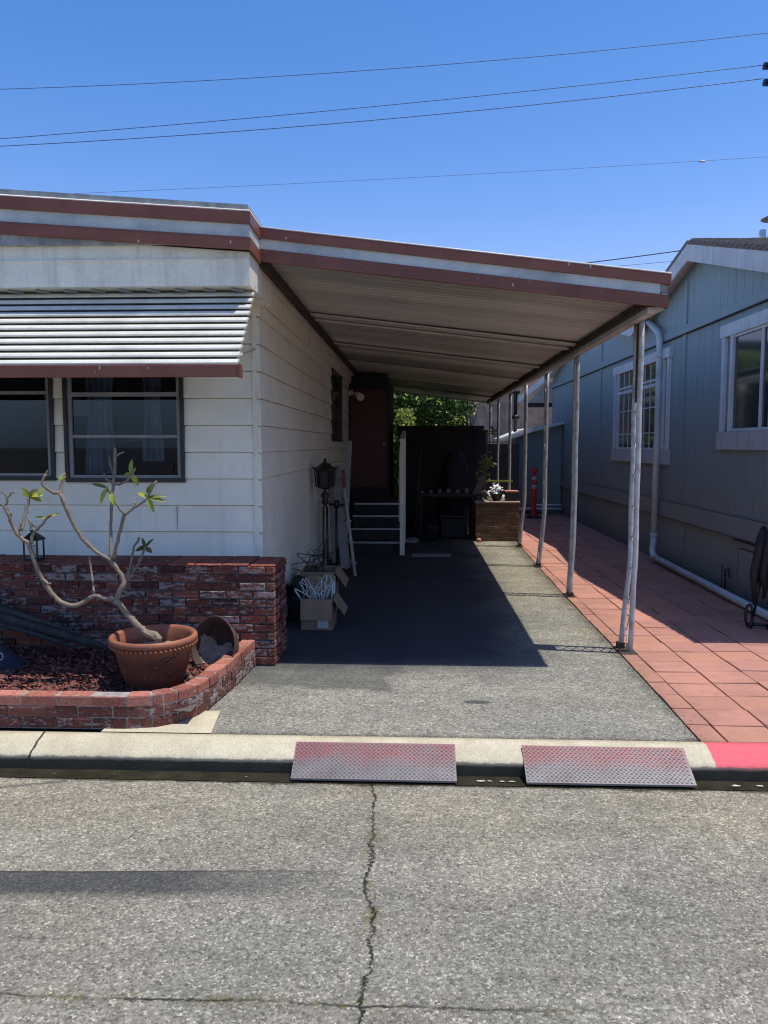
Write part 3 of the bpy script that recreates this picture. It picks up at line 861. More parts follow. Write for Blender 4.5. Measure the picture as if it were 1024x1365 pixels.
N = 90; th = .095
for k in range(N):
    s0 = total * k / N; s1 = total * (k + 1) / N
    (p0, d0), (p1, d1) = along(path, s0), along(path, s1)
    n0 = Vector((-d0.y, d0.x)); n1 = Vector((-d1.y, d1.x))
    q = [p0 + n0 * .008, p1 + n1 * .008, p1 + n1 * (th - .006), p0 + n0 * (th - .006)]
    core.prism([(v.x, v.y, .132) for v in q], (0, 0, .190))
core.build('mortar', 'mortar_pale', pl)
b = MB()
PR = [(.40, .145, .10), (.36, .125, .088), (.43, .165, .12), (.32, .11, .08)]
for r in range(3):
    s = -(.1 if r == 1 else 0.02)
    hz_ = .0635; z0 = .137 + r * hz_
    while s < total - .02:
        L = .2 if s < 3.2 else .145
        a = max(s, 0); e = min(s + L, total)
        p0, d0 = along(path, a + .006); p1, d1 = along(path, e - .006)
        n0 = Vector((-d0.y, d0.x)); n1 = Vector((-d1.y, d1.x)); j = rnd.uniform(-.004, .004)
        c = rnd.choice(PR); v = rnd.uniform(.85, 1.15)
        if r < 2: c = tuple(q * .42 for q in c)  # lower courses darkened: grazing shade of the wall face put into the colour
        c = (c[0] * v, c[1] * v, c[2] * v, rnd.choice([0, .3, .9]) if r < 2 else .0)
        m_ = (p0 + p1) / 2; m_b = along(path, (a + e) / 2)
        q = [p0 + n0 * j, p1 + n1 * j, p1 + n1 * (th + j), p0 + n0 * (th + j)]
        tz = rnd.uniform(-.002, .003)
        cen = sum(q, Vector((0, 0))) / 4
        lo = [b.bm.verts.new((w.x, w.y, z0 + .004)) for w in q]
        mi = [b.bm.verts.new((w.x, w.y, z0 + hz_ - .010)) for w in q]
        hi = [b.bm.verts.new((w.x + (cen.x - w.x) * .05, w.y + (cen.y - w.y) * .05, z0 + hz_ - .004 + tz)) for w in q]
        fs = [b.bm.faces.new(hi), b.bm.faces.new(lo[::-1])]
        for k in range(4):
            fs.append(b.bm.faces.new((lo[k], lo[(k + 1) % 4], mi[(k + 1) % 4], mi[k]))); fs.append(b.bm.faces.new((mi[k], mi[(k + 1) % 4], hi[(k + 1) % 4], hi[k])))
        b._paint(fs, c)
        s += L
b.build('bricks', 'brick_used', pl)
# mulch
b = MB()
b.grid(-5, -1.28, 4.22, 5.43, 40, 14, lambda x, y: .222 + .012 * math.sin(x * 9) * math.cos(y * 11))
tag(b.build('bark_bed', 'earth'), 'soil bed under red bark chips', 'soil', kind='stuff')
b = MB()
for _ in range(11000):
    x = rnd.uniform(-3.6, -1.27); y = rnd.uniform(4.23, 5.42)
    if y < 4.6 and x > -1.27 - (4.6 - y) * .6: continue
    L = rnd.choice([rnd.uniform(.006, .016), rnd.uniform(.01, .03)]); w = L * rnd.uniform(.2, .55)
    v = rnd.uniform(.4, 1.3); c = (.20 * v, .058 * v, .044 * v) if rnd.random() < .85 else (.2 * v, .12 * v, .09 * v)
    zz = .230 + .012 * math.sin(x * 9) * math.cos(y * 11) + rnd.uniform(0, .02)
    m = Matrix.Translation((x, y, zz)) @ Matrix.Rotation(rnd.random() * 6.28, 4, 'Z') @ Matrix.Rotation(rnd.uniform(-.6, .6), 4, 'Y') @ Matrix.Rotation(rnd.uniform(-.5, .5), 4, 'X')
    P = [m @ Vector(q) for q in ((-L, -w, 0), (L * .8, -w * .7, 0), (L, w * .5, 0), (-L * .7, w, .003))]
    b.face(P, c)
    if rnd.random() < .6: b.face([P[0], P[1], P[1] + Vector((0, 0, -.006)), P[0] + Vector((0, 0, -.006))], tuple(q * .5 for q in c))
tag(b.build('bark_mulch', 'mulch_red', recalc=False), 'red bark chips filling the front planter', 'mulch', kind='stuff')

# pot
PX, PY = -1.645, 4.68
pot = thing('terracotta_pot', 'large round terracotta pot with twisted rope band below its rim, in the planter', 'plant pot', (PX, PY, .25))
b = MB()
prof = [(.150, .19), (.165, .20), (.172, .24), (.200, .32), (.226, .42), (.240, .485), (.243, .50), (.262, .508), (.270, .522), (.268, .540), (.258, .549), (.242, .546), (.232, .53), (.228, .47), (.21, .40), (.0, .40)]
b.lathe(prof[:-1], 64, (PX, PY, 0)); b.build('body', 'terracotta', pot)
b = MB()
for k in range(56):
    a = 2 * PI * k / 56; a2 = a + .075
    p = Vector((PX + .252 * math.cos(a), PY + .252 * math.sin(a), .506)); q = Vector((PX + .258 * math.cos(a2), PY + .258 * math.sin(a2), .482))
    b.tube([p, (p + q) / 2 + Vector((math.cos(a) * .006, math.sin(a) * .006, 0)), q], [.007, .011, .004], 6)
b.build('rope_band', 'terracotta', pot)
b = MB()  # raised floral relief on the front right
for (a0, z0, L, tl) in [(-.95, .40, .09, .5), (-.85, .42, .07, -.3), (-1.05, .43, .08, .2), (-.75, .40, .08, .9), (-.9, .36, .07, -.7), (-1.15, .40, .06, 2.6), (-.7, .44, .05, 1.5)]:
    pts = []
    for t in (0, .33, .66, 1):
        a = a0 + L * t * math.cos(tl) * 3.6; z = z0 + L * t * math.sin(tl)
        r = .175 + (z - .25) * (.065 / .235) + .006
        pts.append((PX + r * math.cos(a), PY + r * math.sin(a), z))
    b.tube(pts, [.003, .012, .011, .002], 6); b.build('relief', 'terracotta', pot); b = MB()
b.bm.free()
b = MB(); b.lathe([(.222, .445), (.15, .452), (.07, .448), (.005, .45)], 32, (PX, PY, 0), fn=lambda r, z, t: r * (1 + .03 * math.sin(5 * t))); b.build('soil', 'dry_soil', pot)

# plumeria
pm = thing('plumeria', 'leggy plumeria with bare grey forking branches and a few yellow green leaves in the pot', 'plant', (PX + .02, PY, .44))
SC = 4.654
def cp(cx, cy, y): return at(cx / SC, 600 + cy / SC, y=y - .10)
def branch(b, pts, r0, r1, bumps=True):
    P = [cp(*p) for p in pts]
    Q = [];
    for i in range(len(P) - 1):
        for k in range(3):
            t = k / 3
            p0 = P[max(i - 1, 0)]; p1 = P[i]; p2 = P[i + 1]; p3 = P[min(i + 2, len(P) - 1)]
            q = .5 * ((2 * p1) + (p2 - p0) * t + (2 * p0 - 5 * p1 + 4 * p2 - p3) * t * t + (3 * p1 - p0 - 3 * p2 + p3) * t ** 3)
            if 0 < i or k: q = q + Vector((rnd.gauss(0, .0022), rnd.gauss(0, .002), rnd.gauss(0, .0022)))
            Q.append(q)
    Q.append(P[-1]); n = len(Q)
    R = [(r0 + (r1 - r0) * i / (n - 1)) * rnd.uniform(.84, 1.16) for i in range(n)]
    R[-1] *= .8
    b.tube(Q, R, 9)
    for i in range(1, n - 1):
        if rnd.random() < .55:
            ax = (Q[i + 1] - Q[i - 1]).normalized(); a_ = rnd.random() * 6.28; o_ = ax.orthogonal().normalized(); o_ = math.cos(a_) * o_ + math.sin(a_) * ax.cross(o_)
            c_ = Q[i].lerp(Q[i + 1], rnd.random()); b.tube([c_, c_ + o_ * R[i] * 1.12 + ax * R[i] * .2], [R[i] * .75, R[i] * .32], 7)
    b.tube([Q[-1], Q[-1] + (Q[-1] - Q[-2]).normalized() * R[-1] * .8], [R[-1], R[-1] * .3], 8)
b = MB()
branch(b, [(985, 1185, 4.74), (960, 1150, 4.76), (900, 1130, 4.77), (820, 1050, 4.78), (740, 960, 4.79), (718, 925, 4.79)], .024, .019)
branch(b, [(960, 1160, 4.70), (925, 1150, 4.72), (880, 1125, 4.75)], .016, .008)
trunk = b.build('trunk', 'plumeria_bark', pm)
b = MB()
branch(b, [(725, 930, 4.79), (742, 880, 4.80), (768, 820, 4.81), (735, 750, 4.81), (690, 685, 4.80)], .018, .013)
branch(b, [(690, 685, 4.80), (620, 645, 4.79), (530, 570, 4.77), (470, 480, 4.75), (410, 350, 4.73), (370, 270, 4.72)], .013, .0125)
branch(b, [(370, 270, 4.72), (320, 258, 4.71), (275, 225, 4.70), (262, 190, 4.70), (285, 150, 4.71)], .010, .007)
branch(b, [(372, 275, 4.72), (380, 220, 4.74), (402, 140, 4.76)], .012, .008)
branch(b, [(690, 680, 4.80), (688, 560, 4.84), (690, 420, 4.88), (695, 300, 4.9), (705, 210, 4.92), (715, 110, 4.92), (715, 20, 4.92), (712, -15, 4.92)], .0105, .009)
branch(b, [(705, 215, 4.92), (760, 205, 4.90), (810, 165, 4.88), (838, 110, 4.88)], .009, .006)
branch(b, [(705, 205, 4.92), (665, 182, 4.93), (645, 145, 4.93)], .008, .006)
branch(b, [(703, 150, 4.92), (688, 100, 4.94), (680, 35, 4.94)], .007, .005)
branch(b, [(715, 40, 4.92), (740, 25, 4.9), (770, 10, 4.9)], .006, .005)
branch(b, [(705, 670, 4.80), (722, 600, 4.79), (750, 490, 4.77), (772, 400, 4.76)], .0115, .010)
branch(b, [(772, 402, 4.76), (735, 350, 4.75), (690, 270, 4.74), (672, 215, 4.74)], .009, .007)
branch(b, [(775, 402, 4.76), (830, 360, 4.75), (905, 305, 4.74), (935, 255, 4.74), (972, 190, 4.74)], .0095, .006)
branch(b, [(850, 350, 4.75), (835, 320, 4.75)], .006, .005)
branch(b, [(718, 925, 4.79), (660, 925, 4.78), (588, 903, 4.77), (520, 945, 4.76), (440, 966, 4.75), (360, 930, 4.74), (300, 860, 4.73), (250, 780, 4.72), (205, 660, 4.71), (180, 575, 4.70)], .015, .013)
branch(b, [(180, 580, 4.70), (120, 535, 4.69), (80, 470, 4.68), (50, 390, 4.66), (22, 342, 4.66), (-10, 340, 4.66)], .012, .009)
branch(b, [(30, 345, 4.66), (42, 325, 4.66), (45, 288, 4.66), (10, 258, 4.65), (-10, 256, 4.65)], .007, .005)
branch(b, [(45, 295, 4.66), (70, 268, 4.66), (95, 260, 4.66)], .006, .004)
branch(b, [(68, 450, 4.68), (62, 420, 4.67), (72, 388, 4.67)], .008, .006)
branch(b, [(130, 500, 4.69), (150, 430, 4.72), (165, 360, 4.74), (182, 290, 4.76)], .010, .009)
branch(b, [(110, 520, 4.69), (125, 480, 4.70), (130, 450, 4.70)], .008, .006)
branch(b, [(195, 580, 4.70), (210, 515, 4.70), (250, 475, 4.70), (285, 430, 4.70), (320, 400, 4.69)], .0115, .007)
branch(b, [(212, 500, 4.70), (200, 470, 4.71), (182, 425, 4.71)], .008, .006)
branch(b, [(588, 903, 4.77), (572, 800, 4.82), (552, 655, 4.86)], .008, .006)
branch(b, [(260, 800, 4.72), (300, 830, 4.70), (315, 830, 4.70)], .009, .008)
branch(b, [(735, 900, 4.82), (780, 800, 4.98), (815, 700, 5.1), (832, 600, 5.1), (860, 562, 5.1)], .009, .008)
branch(b, [(790, 800, 5.0), (850, 720, 5.12), (885, 650, 5.12), (903, 600, 5.12)], .009, .008)
b.build('branch', 'plumeria_bark', pm)
def leaf(b, base, d, L, W, up, col, curl=.25, n=6):
    d = Vector(d).normalized(); side = d.cross(Vector(up)).normalized(); nn = side.cross(d)
    prev = None
    for k in range(n + 1):
        t = k / n; w = W * math.sin(PI * (t ** .8)) ** .8 * .5 + .0006
        c = base + d * (L * t) - nn * (curl * L * t * t)
        row = [b.bm.verts.new(c - side * w + nn * w * .35), b.bm.verts.new(c), b.bm.verts.new(c + side * w + nn * w * .35)]
        if prev:
            fs = [b.bm.faces.new((prev[0], row[0], row[1], prev[1])), b.bm.faces.new((prev[1], row[1], row[2], prev[2]))]
            b._paint(fs, col, True)
        prev = row
b = MB()
def leaves(cx, cy, y, specs):
    o = cp(cx, cy, y)
    for (ang, L, W, k) in specs:
        a = math.radians(ang); col = (1.5 * k, 1.35 * k, .9 * k)
        dy = rnd.uniform(-.5, .3)
        leaf(b, o, (math.cos(a), dy, math.sin(a)), L, W, (rnd.uniform(-.2, .2), -.8, .7), col)
leaves(182, 285, 4.76, [(120, .07, .03, .6), (40, .085, .035, .55), (-20, .09, .032, .9), (10, .08, .032, 1.2), (165, .06, .025, .6), (60, .05, .02, .7)])
leaves(240, 290, 4.74, [(70, .07, .028, 1.1)])
leaves(285, 425, 4.70, [(165, .085, .02, 1.1), (30, .09, .022, 1.2)])
leaves(370, 195, 4.74, [(70, .06, .028, 1.2), (50, .05, .02, 1.0)])
leaves(815, 145, 4.88, [(95, .095, .03, 1.0), (-60, .09, .032, 1.1), (190, .075, .03, .9), (60, .04, .015, .5)])
leaves(665, 235, 4.90, [(155, .10, .026, .5), (-115, .11, .036, 1.2), (-80, .03, .02, .8)])
leaves(690, 260, 4.74, [(-70, .09, .038, 1.4), (-100, .07, .03, 1.2)])
leaves(915, 295, 4.74, [(150, .085, .03, 1.2), (-5, .11, .030, 1.0), (-62, .10, .032, 1.0), (10, .12, .026, .5)])
leaves(915, 270, 4.74, [(80, .07, .028, .35), (60, .085, .03, .3)])
leaves(903, 605, 5.12, [(110, .075, .022, .3), (55, .08, .022, .3), (190, .07, .034, .25), (-35, .055, .034, .25), (160, .04, .02, .25)])
leaves(858, 565, 5.10, [(80, .03, .015, .25)])
leaves(285, 150, 4.71, [(70, .03, .012, .5)])
b.build('foliage', 'plumeria_leaf', pm, recalc=False)

# tilted rusty bowl on the bark
dp = at(283, 862, y=5.02)
bowl = thing('rusty_fire_bowl', 'rusty round metal bowl tipped on its side and half full of dirt', 'bowl', dp)
tilt = Matrix.Rotation(math.radians(-24), 4, 'Z') @ Matrix.Rotation(math.radians(76), 4, 'X')
bp = dp + Vector((0, .03, -.0))
b = MB()
R0 = .195
prof = [(.002, -.17), (.06, -.165), (.11, -.145), (.15, -.10), (.170, -.04), (R0, 0), (R0 + .008, .004), (R0 + .006, .012), (R0 - .004, .008), (.164, -.04), (.144, -.095), (.104, -.138), (.05, -.158), (.002, -.162)]
b.lathe(prof, 40, bp, tilt, fn=lambda r, z, t: r * (1 - .08 * abs(math.cos(t)))); b.build('shell', 'rust_metal', bowl)
b = MB()
inv = tilt.inverted()
NN = 26; V = {}
for i in range(NN + 1):
    for j in range(NN + 1):
        u = (i / NN * 2 - 1) * .158; v = (j / NN * 2 - 1) * .165
        if (u / .158) ** 2 + (v / .165) ** 2 > 1: continue
        if v > .02 + .35 * (-u) * .6 + .02 * math.sin(u * 40): continue
        depth = -.035 - .09 * max(0, (v + .14)) / .16 - .05 * max(0, u + .05) + .01 * math.sin(u * 60 + v * 40)
        depth = max(depth, -.15 * (1 - ((u / .17) ** 2 + (v / .17) ** 2)) - .005)
        V[i, j] = b.bm.verts.new((tilt @ Vector((u, v, depth))) + bp)
fs = []
for i in range(NN):
    for j in range(NN):
        k = [(i, j), (i + 1, j), (i + 1, j + 1), (i, j + 1)]
        if all(q in V for q in k): fs.append(b.bm.faces.new([V[q] for q in k]))
b._paint(fs, None, True)
b.build('dirt', 'dry_soil', bowl)

# lantern on the brick ledge
lx, ly, lz = -2.85, 5.58, .873
lan = thing('lantern', 'black garden lantern with cream candle standing on the brick ledge behind the plumeria', 'lantern', (lx, ly, lz))
b = MB()
b.box(lx - .055, lx + .055, ly - .055, ly + .055, lz, lz + .02)
for sx in (-1, 1):
    for sy in (-1, 1): b.box(lx + sx * .05 - .005, lx + sx * .05 + .005, ly + sy * .05 - .005, ly + sy * .05 + .005, lz + .02, lz + .15)
b.box(lx - .062, lx + .062, ly - .062, ly + .062, lz + .15, lz + .158)
r = [(lx - .062, ly - .062), (lx + .062, ly - .062), (lx + .062, ly + .062), (lx - .062, ly + .062)]
for k in range(4):
    a, c_ = r[k], r[(k + 1) % 4]; s = .3
    b.face([(a[0], a[1], lz + .159), (c_[0], c_[1], lz + .159), (lx + (c_[0] - lx) * s, ly + (c_[1] - ly) * s, lz + .205), (lx + (a[0] - lx) * s, ly + (a[1] - ly) * s, lz + .205)])
b.tube([(lx, ly, lz + .19), (lx, ly, lz + .225)], .02, 8)
b.tube([(lx + .025 * math.cos(t), ly, lz + .235 + .025 * math.sin(t)) for t in [2 * PI * k / 12 for k in range(13)]], .003, 5)
b.build('frame', 'black_metal', lan)
b = MB(); b.tube([(lx, ly, lz + .021), (lx, ly, lz + .11)], .028, 14); b.build('candle', 'candle_cream', lan)

# weathered log leaning on the brick face
b = MB()
pts = [at(-60, 800, y=5.33), at(0, 818, y=5.3), at(60, 836, y=5.25), at(110, 853, y=5.18), at(150, 866, y=5.12)]
b.tube(pts, [.085, .075, .05, .035, .015], 9)
b.tube([p + Vector((.02, -.05, .05)) for p in pts[:4]], [.03, .03, .02, .006], 6)
b.tube([p + Vector((0, -.03, -.06)) for p in pts[:4]], [.03, .025, .02, .006], 6)
tag(b.build('driftwood_log', 'driftwood', origin=pts[2]), 'dark weathered log leaning on the brick skirting behind the plumeria', 'log')
# dark blue bag
b = MB()
bp2 = at(-5, 895, y=4.98)
b.lathe([(.002, .19), (.05, .18), (.10, .14), (.14, .08), (.20, .02), (.22, -.04), (.15, -.07)], 20, bp2, fn=lambda r, z, t: r * (1 + .12 * math.sin(3 * t + z * 20)))
bag = thing('cloth_bag', 'dark navy cloth bag lying in the shaded planter at the left', 'bag', bp2)
b.build('sack', 'navy_cloth', bag)
b = MB(); c0 = at(0, 875, y=4.80)
b.tube([(c0.x + .022 * math.cos(t), c0.y, c0.z + .026 * math.sin(t)) for t in [2 * PI * k / 6 for k in range(7)]], .003, 5); b.build('buckle', 'hanger_white', bag)

# ================================================================= CARPORT
XL, XR, Y0, Y1 = -1.085, 1.70, 5.40, 17.6
def cz(x): return 2.985 + (x - XL) / (XR - XL) * (2.66 - 2.985)     # underside of the fascia
cp_ = thing('carport', 'long white metal carport roof with brown striped fascia sloping away from the home', 'carport', (.3, 5.4, 2.8))
# ribbed ceiling
b = MB()
y = Y0 + .02; rowsv = []
bands = [(7.75, 7.98), (10.0, 10.3), (12.0, 12.25)]
def light(y): return any(a <= y < c for a, c in bands)
prev = None; lightb = MB()
def crow(bm, y, z): return (Vector((XL, y, cz(XL) + z)), Vector((XR, y, cz(XR) + z)))
prof = [(0, .06), (.006, .0572), (.05, .0572), (.056, .06), (.062, .0612), (.095, .0612)]
while y < Y1:
    tgt = lightb if False else b
    for k, (a, z) in enumerate(prof):
        cur = crow(b, y + a, z)
        if prev is not None:
            f = b.face([prev[0], prev[1], cur[1], cur[0]], None, False)
        prev = cur
    y += .11
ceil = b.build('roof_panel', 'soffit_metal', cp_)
for (ya_, yb_) in [(7.70, 7.82), (8.06, 8.13), (9.9, 10.02), (11.9, 12.0), (16.2, 17.5), (14.0, 14.1)]:
    b = MB(); b.prism([(XL + .03, ya_, cz(XL) + .030), (XR - .03, ya_, cz(XR) + .030), (XR - .03, ya_, cz(XR) + .046), (XL + .03, ya_, cz(XL) + .046)], (0, yb_ - ya_, 0))
    b.build('light_band', 'soffit_light', cp_)  # paler strips put bands of light into the ceiling colour
b = MB()
b.prism([(XL, Y0 + .01, cz(XL) + .10), (XR, Y0 + .01, cz(XR) + .10), (XR, Y0 + .01, cz(XR) + .205), (XL, Y0 + .01, cz(XL) + .205)], (0, Y1 - Y0 - .02, 0))
b.build('roof_deck', 'roof_membrane', cp_)
# fascia strips
for i, (lo, hi, m, th) in enumerate([(.149, .218, 'fascia_brown', .028), (.078, .151, 'fascia_white', .012), (-.004, .078, 'fascia_brown', .022)]):
    b = MB()
    xr = XR + (.012 if i == 0 else (-.055 if i == 1 else 0))
    strip(b, XL, xr, Y0 - th, Y0 + .004, cz(XL) + lo + .01, cz(XL) + hi + .01, cz(xr) + lo, cz(xr) + hi)
    if i != 1: b.box(xr - .006, xr, Y0 + .004, Y0 + .07, cz(xr) + lo, cz(xr) + hi)
    o = b.build('fascia', m, cp_); o['label'] = ['upper brown', 'middle white', 'lower brown'][i] + ' strip of the front fascia'
b = MB(); b.tube([(XL, Y0 - .022, cz(XL) + .231), (XR + .012, Y0 - .022, cz(XR) + .221)], .007, 6)
b.build('drip_edge', 'awning_white', cp_)
# gutter beam over the posts
b = MB()
b.box(1.585, 1.635, Y0 + .06, Y1, 2.632, 2.672); b.build('beam', 'soffit_light', cp_)
b = MB(); b.box(1.555, 1.634, Y0 + .06, Y1, 2.674, 2.72); b.build('beam_channel', 'dark_rust_and_shade', cp_)
b = MB()
b.box(1.636, 1.695, Y0 + .04, Y1, 2.655, 2.70); b.box(1.66, 1.70, Y0 + .02, Y1, 2.702, 2.84)
b.build('gutter', 'fascia_white', cp_)
b = MB(); b.box(-1.14, -1.10, Y0 + .05, Y1, 2.935, 3.0)
b.build('ledger', 'soffit_light', cp_)
b = MB(); b.box(-1.099, -1.06, Y0 + .05, Y1, 2.965, 3.04); b.build('ledger_channel', 'dark_rust_and_shade', cp_)
b = MB(); b.box(-1.182, -1.145, YF - .4, 13.6, 2.80, 3.02); b.build('frieze_board', 'trim_white', cp_)
b = MB(); b.prism([(XL, Y1, cz(XL)), (XR, Y1, cz(XR)), (XR, Y1, cz(XR) + .18), (XL, Y1, cz(XL) + .18)], (0, .03, 0)); b.build('rear_fascia', 'fascia_white', cp_)
# posts
posts = [(1.672, 6.01, 0.06, .08), (1.66, 8.07, .03, .0), (1.675, 10.08, .07, .02), (1.70, 12.05, .07, .02), (1.67, 13.8, .02, 0), (1.66, 15.7, .02, 0), (1.66, 17.4, 0, 0)]
LP = ['frontmost carport post, its paired white tubes dented and bent near the foot', 'second carport post from the street, straight white tube above the pavers',
      'third carport post from the street, bent inward at its foot', 'fourth carport post from the street, standing at the corner of the brown brick box',
      'fifth carport post from the street, behind the clutter on the brick box', 'sixth carport post from the street, thin and grey before the far brown wall', 'last carport post at the far end of the roof']
for i, (px, py_, bend, spl) in enumerate(posts):
    t = thing('carport_post', LP[i], 'post', (px, py_, G), 'posts holding up the carport roof')
    hb = .66 + .1 * (i % 2); topx = px - .005
    def line(yo, extra=0, rr=.0195, bend=bend):
        pts = [];
        for k in range(15):
            z = G + (2.645 - G) * k / 14; f = max(0, 1 - (z - G) / hb)
            w = .0022 * math.sin(z * 9 + i * 2 + yo * 9)
            pts.append((topx + .012 * (i == 2) - bend * f * (1 if i < 5 else .3) + w, py_ + yo + extra * f, z))
        return pts
    gap = .135 if i == 0 else .12
    A = line(0, .0); B_ = line(-gap, .03, bend=.012) if i == 0 else line(gap, spl)
    b = MB(); b.tube(A, [.0205 * rnd.uniform(.94, 1.04) for _ in A], 10); o = b.build('tube', 'post_white', t)
    b = MB(); b.tube(B_, [.0205 * rnd.uniform(.94, 1.04) for _ in B_], 10); o = b.build('tube', 'post_white', t)
    b = MB()
    sp = []
    for k in range(150):
        z = G + .08 + (2.5 - .0) * k / 149; f = max(0, 1 - (z - G) / hb); xx = topx - bend * f * (.6 if i == 0 else 1); u = z * 2 * PI / .24
        yc = py_ + (-gap / 2 if i == 0 else gap / 2)
        sp.append((xx + .003, yc + (gap / 2 - .018) * math.sin(u), z + .035 * math.sin(2 * u)))
    b.tube(sp, .005, 5)
    b.build('scrollwork', 'post_white', t)
    if i == 0:
        b = MB(); b.box(topx - .004, topx + .004, py_ - gap + .015, py_ - .015, 2.05, 2.64); b.build('web', 'dark_rust_and_shade', t)
    b = MB(); bx_ = A[0][0]; b.box(bx_ - .045, bx_ + (.085 if i == 0 else .045), py_ - .05 - (gap if i == 0 else 0), py_ + .05 + (0 if i == 0 else gap), G, G + .012); b.box(bx_ - .027, bx_ + .027, py_ - .028, py_ + .028, G + .012, G + .055)
    b.build('base', 'dark_rust_and_shade', t)

# ================================================================= RIGHT HOUSE
XH = 3.35
rh = thing('blue_house', 'slate blue grooved house with pale window trim and twin gable roof beyond the paved path', 'house', (XH, 10, G))
prof = [(6.15, 3.06), (9.40, 3.975), (11.75, 3.42), (15.2, 4.15), (19.3, 3.35)]
def top(y):
    for (a, za), (c, zc) in zip(prof, prof[1:]):
        if a <= y <= c: return za + (zc - za) * (y - a) / (c - a)
    return prof[-1][1]
b = MB()
y = 6.15
while y < 19.3:
    ye = min(y + .205, 19.3); yp = 9.75 if y < 9.75 < ye else None
    b.face([(XH, y, 1.0), (XH, ye - .006, 1.0), (XH, ye - .006, top(ye - .006)), (XH, y, top(y))])
    b.face([(XH + .004, ye - .006, 1.0), (XH + .004, ye, 1.0), (XH + .004, ye, top(ye)), (XH + .004, ye - .006, top(ye))])
    b.face([(XH, ye - .006, 1.0), (XH + .004, ye - .006, 1.0), (XH + .004, ye - .006, top(ye)), (XH, ye - .006, top(ye))])
    b.face([(XH, ye, 1.0), (XH + .004, ye, 1.0), (XH + .004, ye, top(ye)), (XH, ye, top(ye))])
    y += .205
b.face([(XH, 6.15, 1.0), (12, 6.15, 1.0), (12, 6.15, 3.06), (XH, 6.15, 3.06)])
b.face([(XH, 19.3, 0), (12, 19.3, 0), (12, 19.3, 3.35), (XH, 19.3, 3.35)])
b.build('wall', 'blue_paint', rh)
# skirt
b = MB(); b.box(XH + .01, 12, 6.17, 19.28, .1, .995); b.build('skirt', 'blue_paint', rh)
b = MB()
b.box(XH - .012, XH + .012, 6.15, 19.3, .985, 1.0); b.box(XH - .022, XH + .01, 6.15, 19.3, .785, .983); b.box(XH - .028, XH + .01, 6.15, 19.3, .772, .784)
for y in (9.88, 14.26, 7.45): b.box(XH - .02, XH + .008, y - .045, y + .045, 1.001, top(y) - .1)
for y in (7.1, 9.72, 12.4, 14.9, 17.2): b.box(XH - .006, XH + .012, y - .02, y + .02, .13, .77)
b.box(XH - .03, XH, 6.15, 19.3, 3.11, 3.205)
b.build('batten', 'blue_paint', rh)
b = MB(); b.box(XH - .034, XH, 6.15, 19.3, 3.098, 3.110); b.box(XH - .030, XH, 6.15, 19.3, .762, .772); b.box(XH - .024, XH, 6.15, 19.3, .9845, .9865)
b.build('painted_shadow', 'dark_rust_and_shade', rh)  # dark strips stand in for the shade under the raised bands
# access hatch on the skirt
h0 = at(975, 725, x=XH); h1 = at(1003, 738, x=XH)
b = MB(); b.box(XH - .008, XH + .012, 7.35, 8.05, .30, .66); hatch = b.build('hatch', 'blue_paint', rh)
b = MB(); b.box(XH - .012, XH + .01, 7.34, 7.35, .29, .67); b.box(XH - .010, XH + .01, 8.05, 8.056, .33, .66); b.box(XH - .012, XH + .01, 7.35, 8.05, .66, .667); b.box(XH - .02, XH + .01, 7.3, 8.2, .735, .742); b.build('frame', 'dark_rust_and_shade', hatch)
# roof
b = MB()
for (a, za), (c, zc) in zip(prof, prof[1:]):
    b.prism([(3.16, a, za + .10), (3.16, c, zc + .10), (3.16, c, zc + .145), (3.16, a, za + .145)], (9, 0, 0))
rf = b.build('roof', 'shingle_grey', rh)
b = MB()
for (a, za), (c, zc) in zip(prof, prof[1:]):
    if a > 9: continue
    n = int(math.hypot(c - a, zc - za) / .14)
    for k in range(n):
        t = k / n if za < zc else 1 - k / n
        y = a + (c - a) * t; z = za + (zc - za) * t + .145
        x = 3.15
        while x < 5.5:
            w = rnd.uniform(.15, .3); hh = rnd.uniform(.002, .010)
            b.box(x, x + w - .01, y - .07, y + .07, z - .016, z + hh); x += w
b.build('shingles', 'shingle_grey', rf)
b = MB()
for (a, za), (c, zc) in zip(prof, prof[1:]):
    b.prism([(3.165, a, za - .09), (3.165, c, zc - .09), (3.165, c, zc + .105), (3.165, a, za + .105)], (.03, 0, 0))
b.build('rake_board', 'white_fascia', rh)
b = MB()
for (a, za), (c, zc) in zip(prof, prof[1:]):
    b.prism([(3.197, a, za + .02), (3.197, c, zc + .02), (3.197, c, zc + .05), (3.197, a, za + .05)], (.17, 0, 0))
b.build('rake_soffit', 'white_fascia', rh)
